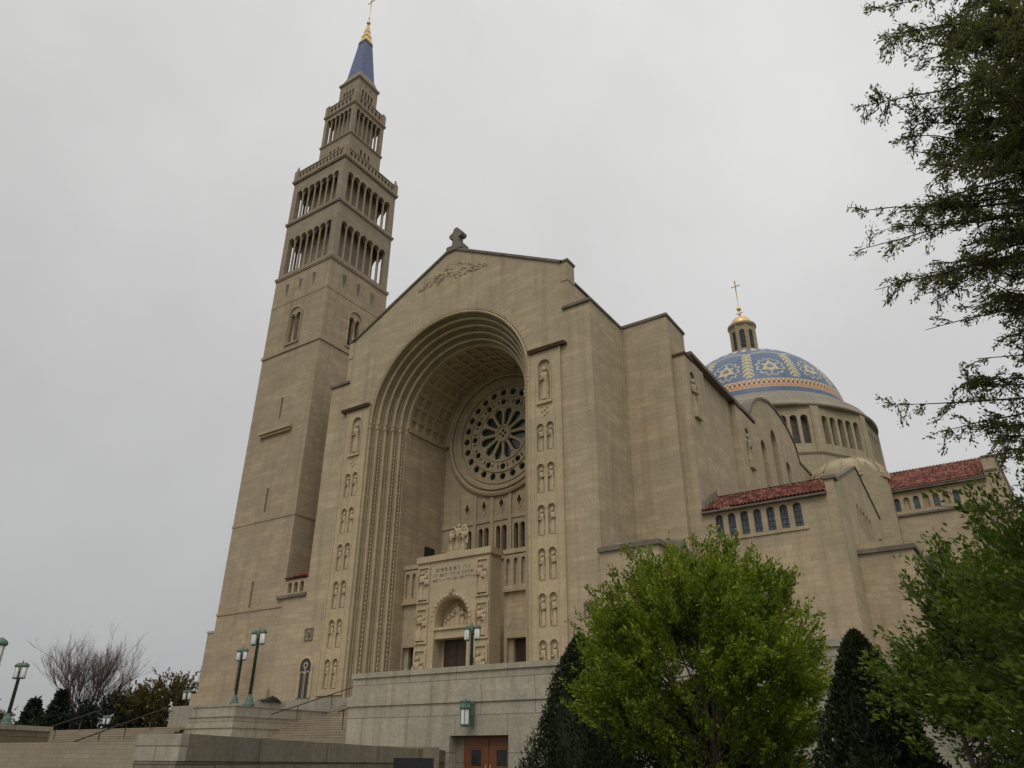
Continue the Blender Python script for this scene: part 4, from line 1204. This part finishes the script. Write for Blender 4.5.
for j in range(nE):
    el = el0 + (el1 - el0) * (j + .5) / nE
    for i in range(nA):
        i2 = (i + 1) % nA
        azd = (i + .5) * 360 / nA
        if azd > 180: azd -= 360
        fs.append((j * nA + i, j * nA + i2, (j + 1) * nA + i2, (j + 1) * nA + i))
        mis.append(dome_col(azd, el))
mb.v = vs; mb.f = fs; mb.mi = mis; mb.sm = [True] * len(fs)
dm = build('tiled_dome', mb, ['blue', 'goldrib', 'cream', 'orange', 'blacktile'], ch)
# dome lantern
mb = MB(); zl = 76.1
mb.lathe(DX, DY, [(3.3, zl - .3), (3.3, zl + .5), (2.9, zl + .7), (2.65, zl + 1.0)], 24, smooth=False)
for k in range(8):
    am = R(-67.5 - 11 + 45 * k); nx, ny = math.cos(am), math.sin(am); r_ = 2.45
    F = Frame(DX + nx * r_, DY + ny * r_, -ny, nx); hf = r_ * math.tan(R(22.5))
    mb.panel(F, [(-hf, zl + .9), (hf, zl + .9), (hf, zl + 7.6), (-hf, zl + 7.6)], [archpts(0, .55, zl + 2.0, zl + 6.0, 8)], 0, -.4, back=False)
    mb.fbox(F, -hf - .13, -hf + .13, -.1, .14, zl + .9, zl + 7.6)
mb.lathe(DX, DY, [(2.6, zl + 7.6), (2.95, zl + 7.9), (2.95, zl + 8.3), (2.5, zl + 8.5)], 24, smooth=False)
ln = build('lantern', mb, 'tower', dm)
mb = MB(); mb.lathe(DX, DY, [(2.1, zl + 1), (2.1, zl + 7.6)], 16)
for k in range(8):
    am = R(-67.5 - 11 + 45 * k); nx, ny = math.cos(am), math.sin(am); F = Frame(DX + nx * 2.2, DY + ny * 2.2, -ny, nx)
    for z in np.arange(zl + 2.1, zl + 6.6, .45): mb.fbox(F, -.5, .5, -.05, .12, z, z + .16)
build('louvre', mb, 'louvre', ln)
mb = MB(); z2 = zl + 8.5
mb.lathe(DX, DY, [(2.15 * math.cos(R(t)), z2 + 2.2 * math.sin(R(t))) for t in range(0, 90, 9)] + [(0.0, z2 + 2.2)], 24)
for k in range(12):
    a = 2 * PI * k / 12; mb.tube([(DX + 2.19 * math.cos(R(t)) * math.cos(a), DY + 2.19 * math.cos(R(t)) * math.sin(a), z2 + 2.24 * math.sin(R(t))) for t in range(0, 90, 15)], .06, 4)
mb.tube([(DX, DY, z2 + 2.2), (DX, DY, z2 + 11.8)], .11, 6); mb.ball((DX, DY, z2 + 4.4), .5, 10, 8); mb.ball((DX, DY, z2 + 3.1), .35, 8, 6)
mb.tube([(DX - .75, DY, z2 + 3.4), (DX + .75, DY, z2 + 3.4)], .1, 6); mb.tube([(DX - .95, DY, z2 + 10.3), (DX + .95, DY, z2 + 10.3)], .11, 6)
build('gilded_cap', mb, 'gold', ln)

# =================================================================== STATUE ON THE PORTAL
mb = MB(); rr = random.Random(2)
Fst = south(3.1)
mb.fbox(Fst, -1.0, 1.0, -.5, .5, 17.76, 18.0)
for (u, dd, h, w) in ((-0.68, 0.15, 1.95, .95), (0.0, .1, 2.45, 1.1), (0.66, .15, 2.0, .95)):
    y = 3.1 - dd
    prof = [(.30 * w, 0), (.33 * w, .1), (.25 * w, .5 * h), (.30 * w, .68 * h), (.34 * w, .78 * h), (.14 * w, .84 * h), (.11 * w, .86 * h)]
    mb.lathe(u, y, [(r_, 18.0 + t) for r_, t in prof], 10)
    mb.ball((u, y - .03, 18.0 + .925 * h), .072 * h, 10, 8, (1, 1, 1.2))
    for s in (-1, 1): mb.tube([(u + s * .31 * w, y, 18 + .78 * h), (u + s * .36 * w, y - .1, 18 + .62 * h), (u + s * .18 * w, y - .33, 18 + .58 * h)], [.09, .08, .06], 6)
    for q_ in range(5): mb.tube([(u + (q_ - 2) * .1 * w, y - .28 * w, 18.05), (u + (q_ - 2) * .08 * w, y - .24 * w, 18 + .5 * h)], .035, 4)
for s in (-1, 1): mb.tube([(s * .3, 3.0, 19.95), (s * .62, 3.0, 20.25), (s * .95, 2.95, 19.9), (s * 1.0, 2.95, 18.6)], [.1, .12, .1, .07], 6)
build('statue_group', mb, 'carved', None, 'pale stone group of three standing robed figures on top of the portal', 'statue')

# =================================================================== LAMPS
def lamp_post(base, h, label, sep=0.46, ang=0.0, group='green twin lantern posts'):
    x, y, z = base
    t = thing('lamp_post', base, label, 'lamp post', group)
    mb = MB(); mb.lathe(x, y, [(.42, z), (.42, z + .12), (.30, z + .2), (.26, z + .42), (.17, z + .6), (.13, z + .75)], 12, smooth=False); build('post_base', mb, 'verdigris', t)
    mb = MB(); mb.lathe(x, y, [(.125, z + .7), (.105, z + h - .75), (.15, z + h - .7), (.15, z + h - .6), (.09, z + h - .5)], 10); build('post', mb, 'greenpost', t)
    ca, sa = math.cos(ang), math.sin(ang)
    mb = MB()
    pts = []
    for s in (-1, 1):
        mb.tube([(x, y, z + h - .55), (x + s * ca * sep * .5, y + s * sa * sep * .5, z + h - .12), (x + s * ca * sep, y + s * sa * sep, z + h - .1)], .05, 6)
    mb.lathe(x, y, [(.12, z + h - .55), (.16, z + h - .35), (.08, z + h - .1), (.05, z + h + .05), (0, z + h + .15)], 8)
    build('cross_arm', mb, 'verdigris', t)
    for s in (-1, 1):
        lx, ly = x + s * ca * sep, y + s * sa * sep
        mb = MB(); mb.lathe(lx, ly, [(.18, z + h - 1.05), (.20, z + h - 1.0), (.20, z + h - .35), (.18, z + h - .33)], 12)
        ln_ = build('lantern_glass', mb, 'whiteglass', t)
        mb = MB(); mb.lathe(lx, ly, [(.22, z + h - .34), (.28, z + h - .28), (.23, z + h - .15), (.08, z + h - .05), (.0, z + h - .02)], 12)
        mb.lathe(lx, ly, [(.10, z + h - 1.13), (.22, z + h - 1.08), (.22, z + h - 1.04), (.1, z + h - 1.035)], 12)
        for q_ in range(4):
            a = PI / 2 * q_ + .4; mb.tube([(lx + .21 * math.cos(a), ly + .21 * math.sin(a), z + h - 1.05), (lx + .21 * math.cos(a), ly + .21 * math.sin(a), z + h - .33)], .012, 4)
        build('lantern_cap', mb, 'verdigris', ln_)
    return t
lamp_post((-6.15, -12.1, 4.8), 5.15, 'tallest green twin lantern post, standing on the stepped plinth against the tower base')
lamp_post((-21.6, -1.6, 5.98), 4.8, 'smaller green twin lantern post close to the tower foot, left of the taller one')
lamp_post((6.44, -3.2, 5.5), 4.9, 'green twin lantern post in front of the portal doors, above the terrace wall')
lamp_post((-19.9, -21.3, 3.5), 4.1, 'green lantern post on the cheek wall at the far left, before the bare tree', .28, R(20))
lamp_post((6.0, -34.2, 0.0), 5.85, 'green lantern post cut off by the left edge of the picture', .3, R(10))
lamp_post((-42.4, 7.5, 3.4), 5.2, 'tiny distant twin lantern post before the rust coloured trees')
lamp_post((-63.9, 10.8, 0.5), 6.0, 'most distant tiny lantern post, right of the bare tree')
# wall lantern
wx, wz = 13.3, 3.15
wl_ = thing('wall_lantern', (wx, -12.12, wz), 'green bronze lantern with white panes on the granite wall over the doors', 'wall lantern')
mb = MB(); mb.fbox(south(-12.093), wx - .12, wx + .12, 0, .05, 3.2, 4.5)
mb.tube([(wx, -12.1, 4.35), (wx, -12.45, 4.5), (wx, -12.75, 4.42)], .05, 6); mb.tube([(wx, -12.1, 3.7), (wx, -12.4, 3.75), (wx, -12.62, 3.9)], .04, 6); build('bracket', mb, 'verdigris', wl_)
lx, ly = wx, -12.78
mb = MB(); mb.lathe(lx, ly, [(.24, 3.3), (.26, 4.05)], 6, smooth=False); gl = build('lantern_glass', mb, 'whiteglass', wl_)
mb = MB(); mb.lathe(lx, ly, [(.2, 3.18), (.30, 3.22), (.30, 3.3)], 6, smooth=False); mb.lathe(lx, ly, [(.31, 4.05), (.35, 4.12), (.31, 4.35), (.34, 4.4), (.34, 4.48), (.12, 4.52), (.0, 4.62)], 6, smooth=False)
for k in range(6):
    a = 2 * PI * k / 6; mb.tube([(lx + .27 * math.cos(a), ly + .27 * math.sin(a), 3.25), (lx + .285 * math.cos(a), ly + .285 * math.sin(a), 4.1)], .022, 4)
build('lantern_frame', mb, 'verdigris', gl)

# =================================================================== HANDRAILS, BUNDLE, SIGN
def handrail(pts, posts, label, r=0.035, group='metal handrails on the steps'):
    t = thing('handrail', pts[0], label, 'handrail', group)
    mb = MB(); mb.tube(pts, r, 6); build('rail', mb, 'iron', t)
    for (p, z0) in posts:
        mb = MB(); mb.tube([(p[0], p[1], z0), p], r * .9, 6); build('post', mb, 'iron', t)
def lerp(a, b, t): return tuple(a[i] + (b[i] - a[i]) * t for i in range(3))
for (x, lab) in ((-14.0, 'dark handrail climbing the broad steps, the lower of the two at left'), (-23.4, 'dark handrail climbing the broad steps, the upper of the two nearest the trees')):
    a, b = (x, -20.3, 2.15), (x, -13.2, 4.85)
    c = (x, -12.7, 4.6)
    handrail([a, b, c], [(lerp(a, b, t), lerp(a, b, t)[2] - 1.0) for t in (.1, .35, .6, .85)], lab, .045)
handrail([(-4.2, -11.6, 4.25), (-4.2, -2.6, 6.95), (-4.2, -2.2, 6.6)], [(lerp((-4.2, -11.6, 4.25), (-4.2, -2.6, 6.95), t), lerp((-4.2, -11.6, 4.25), (-4.2, -2.6, 6.95), t)[2] - 1.0) for t in (.25, .6, .95)], 'thin rail rising to the arched window left of the relief panel')
handrail([(2.6, -12.0, 4.2), (2.6, -8.2, 5.35)], [((2.6, -11.5, 4.35), 3.2), ((2.6, -8.5, 5.25), 4.05)], 'short rail end against the left end of the terrace wall')
mb = MB(); mb.box(-6.9, -5.95, -11.4, -9.0, 4.8, 5.15); build('stone_block', mb, 'granite', None, 'low pale stone block beside the tallest lantern post', 'stone block')
mb = MB()
pr = [(-.95, 0), (-.8, .14), (-.4, .2), (-.1, .36), (.2, .44), (.45, .36), (.7, .22), (.85, 0)]
vs = []; fs = []
for j in range(9):
    t = -1 + 2 * j / 8
    for (u, h) in pr: vs.append((-6.15 + t * .38 * (1 - .2 * abs(u)), -10.3 + u * 1.0, 5.15 + h * .95 * math.sqrt(max(0, 1 - t * t)) + .03 * math.sin(9 * u + 5 * t)))
for j in range(8):
    for i in range(len(pr) - 1): fs.append((j * 8 + i, j * 8 + i + 1, (j + 1) * 8 + i + 1, (j + 1) * 8 + i))
mb.add(vs, fs, True); build('cloth_bundle', mb, 'black', None, 'crumpled dark bundle of cloth lying on the stone block', 'bundle')
sg = thing('sign_board', (20.7, -25.5, 0), 'dark flat board on posts in front of the low granite wall, at the bottom edge', 'sign')
dv = Vector((.83, .56)); 
def sbox(mb, u0, u1, t, z0, z1):
    o = Vector((20.7, -25.5)); n_ = Vector((dv.y, -dv.x))
    c_ = [o + dv * u0 - n_ * t, o + dv * u1 - n_ * t, o + dv * u1 + n_ * t, o + dv * u0 + n_ * t]
    mb.prism([(p.x, p.y) for p in c_], z0, z1)
mb = MB(); sbox(mb, -.72, .72, .04, .6, 1.62); build('board', mb, 'black', sg)
for u in (-.6, .6):
    mb = MB(); sbox(mb, u - .03, u + .03, .03, 0, .6); build('post', mb, 'iron', sg)
mb = MB(); ca, cb_ = Vector((34.5, 54.8, 29.9)), Vector((46.2, -24.0, 7.4))
mb.tube([tuple(ca.lerp(cb_, k / 14) + Vector((0, 0, -0.3 * math.sin(PI * k / 14)))) for k in range(15)], .04, 5)
build('overhead_cable', mb, 'iron', None, 'thin dark cable running off to the right from the far transept wall', 'cable')

# =================================================================== TREES
def leaf_mesh(name, P, D, size, mat, parent, seed, aspect=0.45, droop=0.0):
    """many small leaves: P positions, D growth directions (arrays)"""
    rs = np.random.RandomState(seed)
    n = len(P)
    rv = rs.normal(size=(n, 3)); D = D + rv * 0.55; D[:, 2] -= droop
    D /= np.linalg.norm(D, axis=1)[:, None] + 1e-9
    S = np.cross(D, rs.normal(size=(n, 3))); S /= np.linalg.norm(S, axis=1)[:, None] + 1e-9
    l = size * rs.uniform(.6, 1.35, n)[:, None]; w = l * aspect * .5
    N_ = np.cross(D, S)
    V = np.empty((n, 4, 3))
    V[:, 0] = P; V[:, 1] = P + D * l * .5 + S * w + N_ * l * .08; V[:, 2] = P + D * l; V[:, 3] = P + D * l * .5 - S * w + N_ * l * .08
    org = np.array(root_origin(parent)) if parent is not None else np.zeros(3)
    V = (V.reshape(-1, 3) - org).astype(np.float32)
    me = bpy.data.meshes.new(name)
    me.vertices.add(4 * n); me.vertices.foreach_set('co', V.ravel())
    me.loops.add(4 * n); me.loops.foreach_set('vertex_index', np.arange(4 * n, dtype=np.int32))
    me.polygons.add(n); me.polygons.foreach_set('loop_start', np.arange(0, 4 * n, 4, dtype=np.int32))
    me.polygons.foreach_set('loop_total', np.full(n, 4, dtype=np.int32))
    me.update(calc_edges=True)
    return link_mesh(name, me, [M[mat]], parent)

def leafy_tree(name, base, stems, cc, rad, nshoot, nleaf, lsize, mat, bark, seed, label, cat='tree', shoot=.55, up=.7, group=None, hole=.42, lump=.28, inner=.35):
    t = thing(name, base, label, cat, group)
    rs = np.random.RandomState(seed); rd = random.Random(seed)
    cc = np.array(cc); rad = np.array(rad)
    P = []; D = []; limbs = MB()
    tips = []
    clus = rs.normal(size=(46, 3)); clus /= np.linalg.norm(clus, axis=1)[:, None]
    for k in range(nshoot * 3):
        if len(tips) >= nshoot: break
        v = rs.normal(size=3); v /= np.linalg.norm(v)
        lumpf = 1 + lump * (noise.noise(Vector(v * 2.3) + Vector((seed, 0, 0))) + .6 * noise.noise(Vector(v * 5.5) + Vector((0, seed, 0))))
        r = (inner + (1 - inner) * rs.uniform() ** .45)
        if k % 4: v = clus[rs.randint(len(clus))] + rs.normal(size=3) * .13; v /= np.linalg.norm(v)
        p = cc + v * rad * r * lumpf
        if p[2] < base[2] + .35: continue
        if noise.noise(Vector(p * 0.9) + Vector((0, 0, seed))) < -hole + .2 * 0: continue
        d = v * np.array([1, 1, .6]) + np.array([0, 0, up]); d /= np.linalg.norm(d)
        tips.append((p, d))
    for p, d in tips:
        L_ = shoot * rs.uniform(.5, 1.5)
        tt = rs.uniform(0, 1, nleaf)[:, None] ** .8
        bend = rs.normal(size=3) * .12
        pts = p + d * L_ * tt + bend * tt ** 2 + rs.normal(size=(nleaf, 3)) * .035 * (1 + shoot)
        P.append(pts); D.append(np.tile(d, (nleaf, 1)))
        if rs.uniform() < .35: limbs.tube([p - d * L_ * .3, p + d * L_ * .9], [.012, .004], 3)
    # trunk and boughs
    tm = MB()
    for (dx, dy, r0_) in stems:
        b = np.array(base) + np.array([dx, dy, 0.0])
        top = cc + np.array([dx * 3, dy * 3, rad[2] * .25])
        pts = [b + (top - b) * s + np.array([.08 * math.sin(s * 5 + dx * 9), .08 * math.cos(s * 4 + dy * 7), 0]) * rad[0] * .4 for s in np.linspace(0, 1, 8)]
        tm.tube(pts, [r0_ * (1 - .75 * s) for s in np.linspace(0, 1, 8)], 8)
        for k in range(14):
            s = rd.uniform(.3, .95); q0 = b + (top - b) * s
            p, d = tips[rd.randrange(len(tips))]
            mid = (q0 + p) / 2 + np.array([0, 0, -.12 * rad[2]])
            tm.tube([q0, mid, p], [r0_ * .32 * (1 - s * .5), r0_ * .2, r0_ * .07], 5)
    tm.add(limbs.v, limbs.f)
    build('trunk', tm, bark, t)
    leaf_mesh('crown', np.concatenate(P), np.concatenate(D), lsize, mat, t, seed)
    return t
leafy_tree('broadleaf_tree', (32.8, -27.9, 0), [(0, 0, .13), (.1, .05, .08)], (32.75, -27.8, 3.7), (2.85, 2.85, 2.8), 2300, 60, .115, 'leaf_a', 'bark', 11,
           'rounded bright green spring tree in the middle foreground, hiding the terrace wall', up=.85, shoot=.6)
leafy_tree('broadleaf_tree', (39.6, -31.5, 0), [(-.5, .2, .08), (.25, .1, .09), (.05, -.25, .07)], (40.3, -30.9, 2.65), (1.95, 2.1, 2.25), 1100, 52, .115, 'leaf_b', 'barkpale', 23,
           'looser dark green tree with several pale stems in the lower right corner', up=.6, shoot=.65, hole=.2, lump=.5)
leafy_tree('broadleaf_tree', (41.6, -36.2, 0), [(0, 0, .09), (.2, .3, .07)], (41.9, -35.9, 2.9), (1.8, 1.8, 2.3), 900, 50, .10, 'leaf_b', 'barkpale', 29,
           'dark green tree cut off by the right edge, in front of the several stemmed one', up=.6, shoot=.6, hole=.2, lump=.5)

def cone_shrub(base, h, r, n, seed, label):
    t = thing('evergreen_shrub', base, label, 'shrub', 'clipped dark evergreens by the wall')
    rs = np.random.RandomState(seed)
    z = rs.uniform(0, 1, n) ** 1.2; a = rs.uniform(0, 2 * PI, n)
    prof = np.where(z < .15, .85 + z, 1.0) * (1 - z) ** .72 * 1.08
    lump = 1 + .12 * np.sin(5 * a + 9 * z) + .09 * np.sin(11 * a - 14 * z) + .05 * np.sin(23 * a + 31 * z)
    rr_ = r * prof * lump * rs.uniform(.80, 1.03, n)
    P = np.stack([base[0] + rr_ * np.cos(a), base[1] + rr_ * np.sin(a), base[2] + .15 + z * (h - .2)], 1)
    D = np.stack([np.cos(a) * .5, np.sin(a) * .5, np.full(n, .9)], 1)
    leaf_mesh('crown', P, D, .13, 'leaf_ever', t, seed, .4)
    mb = MB(); mb.lathe(base[0], base[1], [(.12, 0), (.1, .4)] , 8); build('trunk', mb, 'bark', t)
    mb = MB(); mb.lathe(base[0], base[1], [(r * .7, .2), (r * .66, h * .25), (r * .48, h * .5), (r * .26, h * .75), (.02, h * .93)], 14); build('inner_growth', mb, 'leaf_ever', t)
cone_shrub((27.2, -24.6, 0), 5.5, 2.0, 26000, 3, 'dark conical evergreen shrub behind the left side of the bright green tree')
cone_shrub((31.6, -24.7, 0), 4.0, 3.0, 22000, 6, 'low rounded dark shrub added in place of the shade behind the trunk of the bright green tree')  # added shrub, its dark mass stands in for shade on the wall
cone_shrub((36.95, -29.0, 0), 4.3, 1.42, 26000, 4, 'dark conical evergreen shrub between the two leafy trees')

# overhanging tree: trunk outside the frame on the right, boughs reaching in
def bough_tip(px, py, dist):
    """measured bough tips: bearing and distance turned into plain world positions of a real tree"""
    f = 742.79; v = Vector(((px - 512) / f, -(py - 384) / f, 1.0))
    w = Vector(cx_) * v.x + Vector(cy_) * v.y + Vector(cz_) * v.z
    return Vector((40.45, -48.51, 1.6)) + w.normalized() * dist
#OAK
tb = (44.2, -39.5, 0)
t = thing('overhanging_oak', tb, 'tall fine leaved tree reaching in from the upper right edge, darker than the sky', 'tree')
rd = random.Random(17); rs = np.random.RandomState(17)
tm = MB(); tm.tube([(44.2, -39.5, 0), (44.3, -39.4, 3), (44.1, -39.5, 7), (43.9, -39.3, 11), (44.0, -39.4, 15)], [.32, .27, .22, .16, .06], 10)
tips = [(856, 108, 11.5), (882, 40, 12), (870, 10, 12), (852, 212, 11), (858, 250, 11), (875, 290, 11.3), (892, 405, 11.5), (940, 432, 11.2), (905, 150, 12), (925, 330, 11), (930, 60, 11), (950, 120, 11.5), (960, 30, 12),
        (940, 200, 11), (960, 260, 11.5), (975, 380, 11), (1000, 20, 11), (1000, 90, 10.5), (1010, 170, 11), (1010, 240, 10.5), (990, 300, 11), (1020, 330, 11), (1000, 435, 11.3), (1030, 130, 10), (1035, 60, 10), (985, 150, 12), (975, 75, 10.5), (1040, 210, 10), (1040, 290, 10), (935, 100, 12.5), (985, 215, 12.3), (1010, 120, 12.5), (1015, 500, 11), (968, 0, 11)]
tips += [(940 + rd.uniform(0, 130), rd.uniform(-60, 240), rd.uniform(8.5, 13)) for _ in range(72)]
tips += [(960 + rd.uniform(0, 110), rd.uniform(230, 460), rd.uniform(9.5, 12)) for _ in range(24)]
tips += [(900 + rd.uniform(-15, 60), rd.choice((30, 60, 110, 140, 205, 230, 265, 290, 400)) + rd.uniform(-14, 14), rd.uniform(11, 12.5)) for _ in range(16)]
P = []; D = []
for i, (px, py, ds) in enumerate(tips):
    T = bough_tip(px, py, ds)
    z0 = max(2.5, min(14.0, T.z - 1.5 + rd.uniform(-.6, .6)))
    S = Vector((44.1, -39.45, z0))
    mid = S.lerp(T, .5) + Vector((rd.uniform(-.7, .7), rd.uniform(-.7, .7), .25 + rd.uniform(-.5, .6)))
    pts = []
    for k in range(11):
        s = k / 10; p = S * (1 - s) ** 2 + mid * 2 * s * (1 - s) + T * s * s
        pts.append(p + Vector((math.sin(k * 1.3 + i), math.cos(k * 1.7 + i * 2), math.sin(k * 1.1 + i * 3))) * .05 * math.sin(PI * s))
    tm.tube(pts, [.040 * (1 - s / 10 * .90) for s in range(11)], 5)
    # side sprays
    for k in range(30):
        s = 0.34 + .66 * rd.random() ** .75
        p0 = S * (1 - s) ** 2 + mid * 2 * s * (1 - s) + T * s * s
        dr = (T - S).normalized() * .45 + Vector((rd.gauss(0, .6), rd.gauss(0, .6), rd.gauss(-.10, .5)))
        dr.normalize()
        L_ = rd.uniform(.18, .55) * (1.15 - s * .55)
        p1 = p0 + dr * L_ + Vector((0, 0, -.05))
        tm.tube([p0, p0.lerp(p1, .5) + Vector((0, 0, .02)), p1], [.008, .006, .003], 3)
        nl = int(24 + 60 * L_)
        tt = rs.uniform(0.05, 1.05, nl)[:, None]
        P.append(np.array(p0) + np.array(p1 - p0) * tt + rs.normal(size=(nl, 3)) * .028); D.append(np.tile(np.array(dr), (nl, 1)))
build('trunk', tm, 'bark', t)
leaf_mesh('crown', np.concatenate(P), np.concatenate(D), .055, 'leaf_oak', t, 5, .36, .25)

# background trees
def bare_tree(base, h, wid, seed, label, n0=9):
    t = thing('bare_tree', base, label, 'tree')
    rd = random.Random(seed); trunk = MB(); tw = MB(); B = Vector(base)
    def twig(p, d, L_, r, lev):
        pts = [p]; q_ = p.copy(); dd = d.copy()
        for k in range(4):
            dd = (dd + Vector((rd.gauss(0, .09), rd.gauss(0, .09), .05))).normalized(); q_ = q_ + dd * L_ / 4; pts.append(q_)
        (trunk if lev == 0 else tw).tube(pts, [r * (1 - .17 * k) for k in range(5)], 6 if lev == 0 else 3)
        if lev >= 4: return
        for k in range((9, 6, 5, 3)[lev]):
            s_ = rd.uniform(.3, 1.0); i0 = min(3, int(s_ * 4)); p0 = pts[i0].lerp(pts[i0 + 1], s_ * 4 - i0)
            nd = (dd * 1.0 + Vector((rd.gauss(0, .42), rd.gauss(0, .42), rd.gauss(.12, .18)))).normalized()
            twig(p0, nd, L_ * rd.uniform(.42, .66), r * .45, lev + 1)
    trunk.tube([B, B + Vector((.1, 0, h * .13))], [h * .026, h * .022], 8)
    for k in range(n0):
        a = 2 * PI * k / n0 + rd.uniform(-.2, .2); sp_ = rd.uniform(.15, 1.0) * wid
        d = Vector((math.cos(a) * sp_, math.sin(a) * sp_, 1)).normalized()
        twig(B + Vector((0, 0, h * rd.uniform(.08, .16))), d, h * .52, h * .0085, 0)
    build('trunk', trunk, 'twig', t); build('branches', tw, 'twig', t)
bare_tree((-91.6, 22.4, 1.0), 19.0, .55, 8, 'leafless reddish brown tree with a wide fan of twigs at the left')
def conifer(base, h, r, seed, label):
    t = thing('conifer', base, label, 'tree', 'dark conifers at the left')
    rs = np.random.RandomState(seed); n = 5200
    z = rs.uniform(.05, 1, n) ** .9; a = rs.uniform(0, 2 * PI, n)
    tier = 1 + .22 * np.sin(z * 34 + 1.5 * np.sin(3 * a))
    rr_ = r * (1 - z) ** .75 * tier * rs.uniform(.45, 1.1, n) + .15
    P = np.stack([base[0] + rr_ * np.cos(a), base[1] + rr_ * np.sin(a), base[2] + z * h], 1)
    D = np.stack([np.cos(a), np.sin(a), np.full(n, -.1)], 1)
    leaf_mesh('crown', P, D, .6, 'leaf_con', t, seed, .45, .2)
    mb = MB(); mb.tube([base, (base[0], base[1], base[2] + h * .95)], [.3, .04], 6); build('trunk', mb, 'bark', t)
conifer((-77.0, 7.5, .5), 8.2, 2.0, 1, 'dark conifer left of the bare tree, the one nearer the lamp')
conifer((-75.6, 10.2, .5), 9.4, 2.2, 2, 'dark conifer directly in front of the bare tree trunk, slightly taller')
spots = [(-72.0, 15.6, 8.2, 4.2, 'leaf_con', 'low dark bush just right of the bare tree trunk'), (-70.0, 19.2, 9.8, 3.6, 'leaf_rust', 'rusty and green tree in the middle of the background row'),
         (-67.3, 22.6, 11.6, 3.8, 'leaf_rust', 'tallest rust coloured tree of the background row, left of the tower'), (-64.8, 25.7, 10.8, 3.7, 'leaf_rust', 'rust coloured tree second from the tower in the background row'),
         (-61.6, 29.0, 10.6, 3.6, 'leaf_rust', 'rust coloured tree touching the left edge of the tower'),
         (-76, 11.0, 6.0, 4.6, 'leaf_con', 'low dark bushy tree below the bare tree'), (-84, 2.0, 7.2, 5.0, 'leaf_rust', 'low brownish tree at the left edge of the picture')]
for i, (x, y, h, r, mt, lab) in enumerate(spots):
    leafy_tree('background_tree', (x, y, .5), [(0, 0, .3)], (x, y, h * .62), (r, r, h * .42), 620, 18, .42, mt, 'bark', 40 + i, lab, up=.5, shoot=1.4, group='trees beyond the steps', hole=.25, lump=.5, inner=.2)
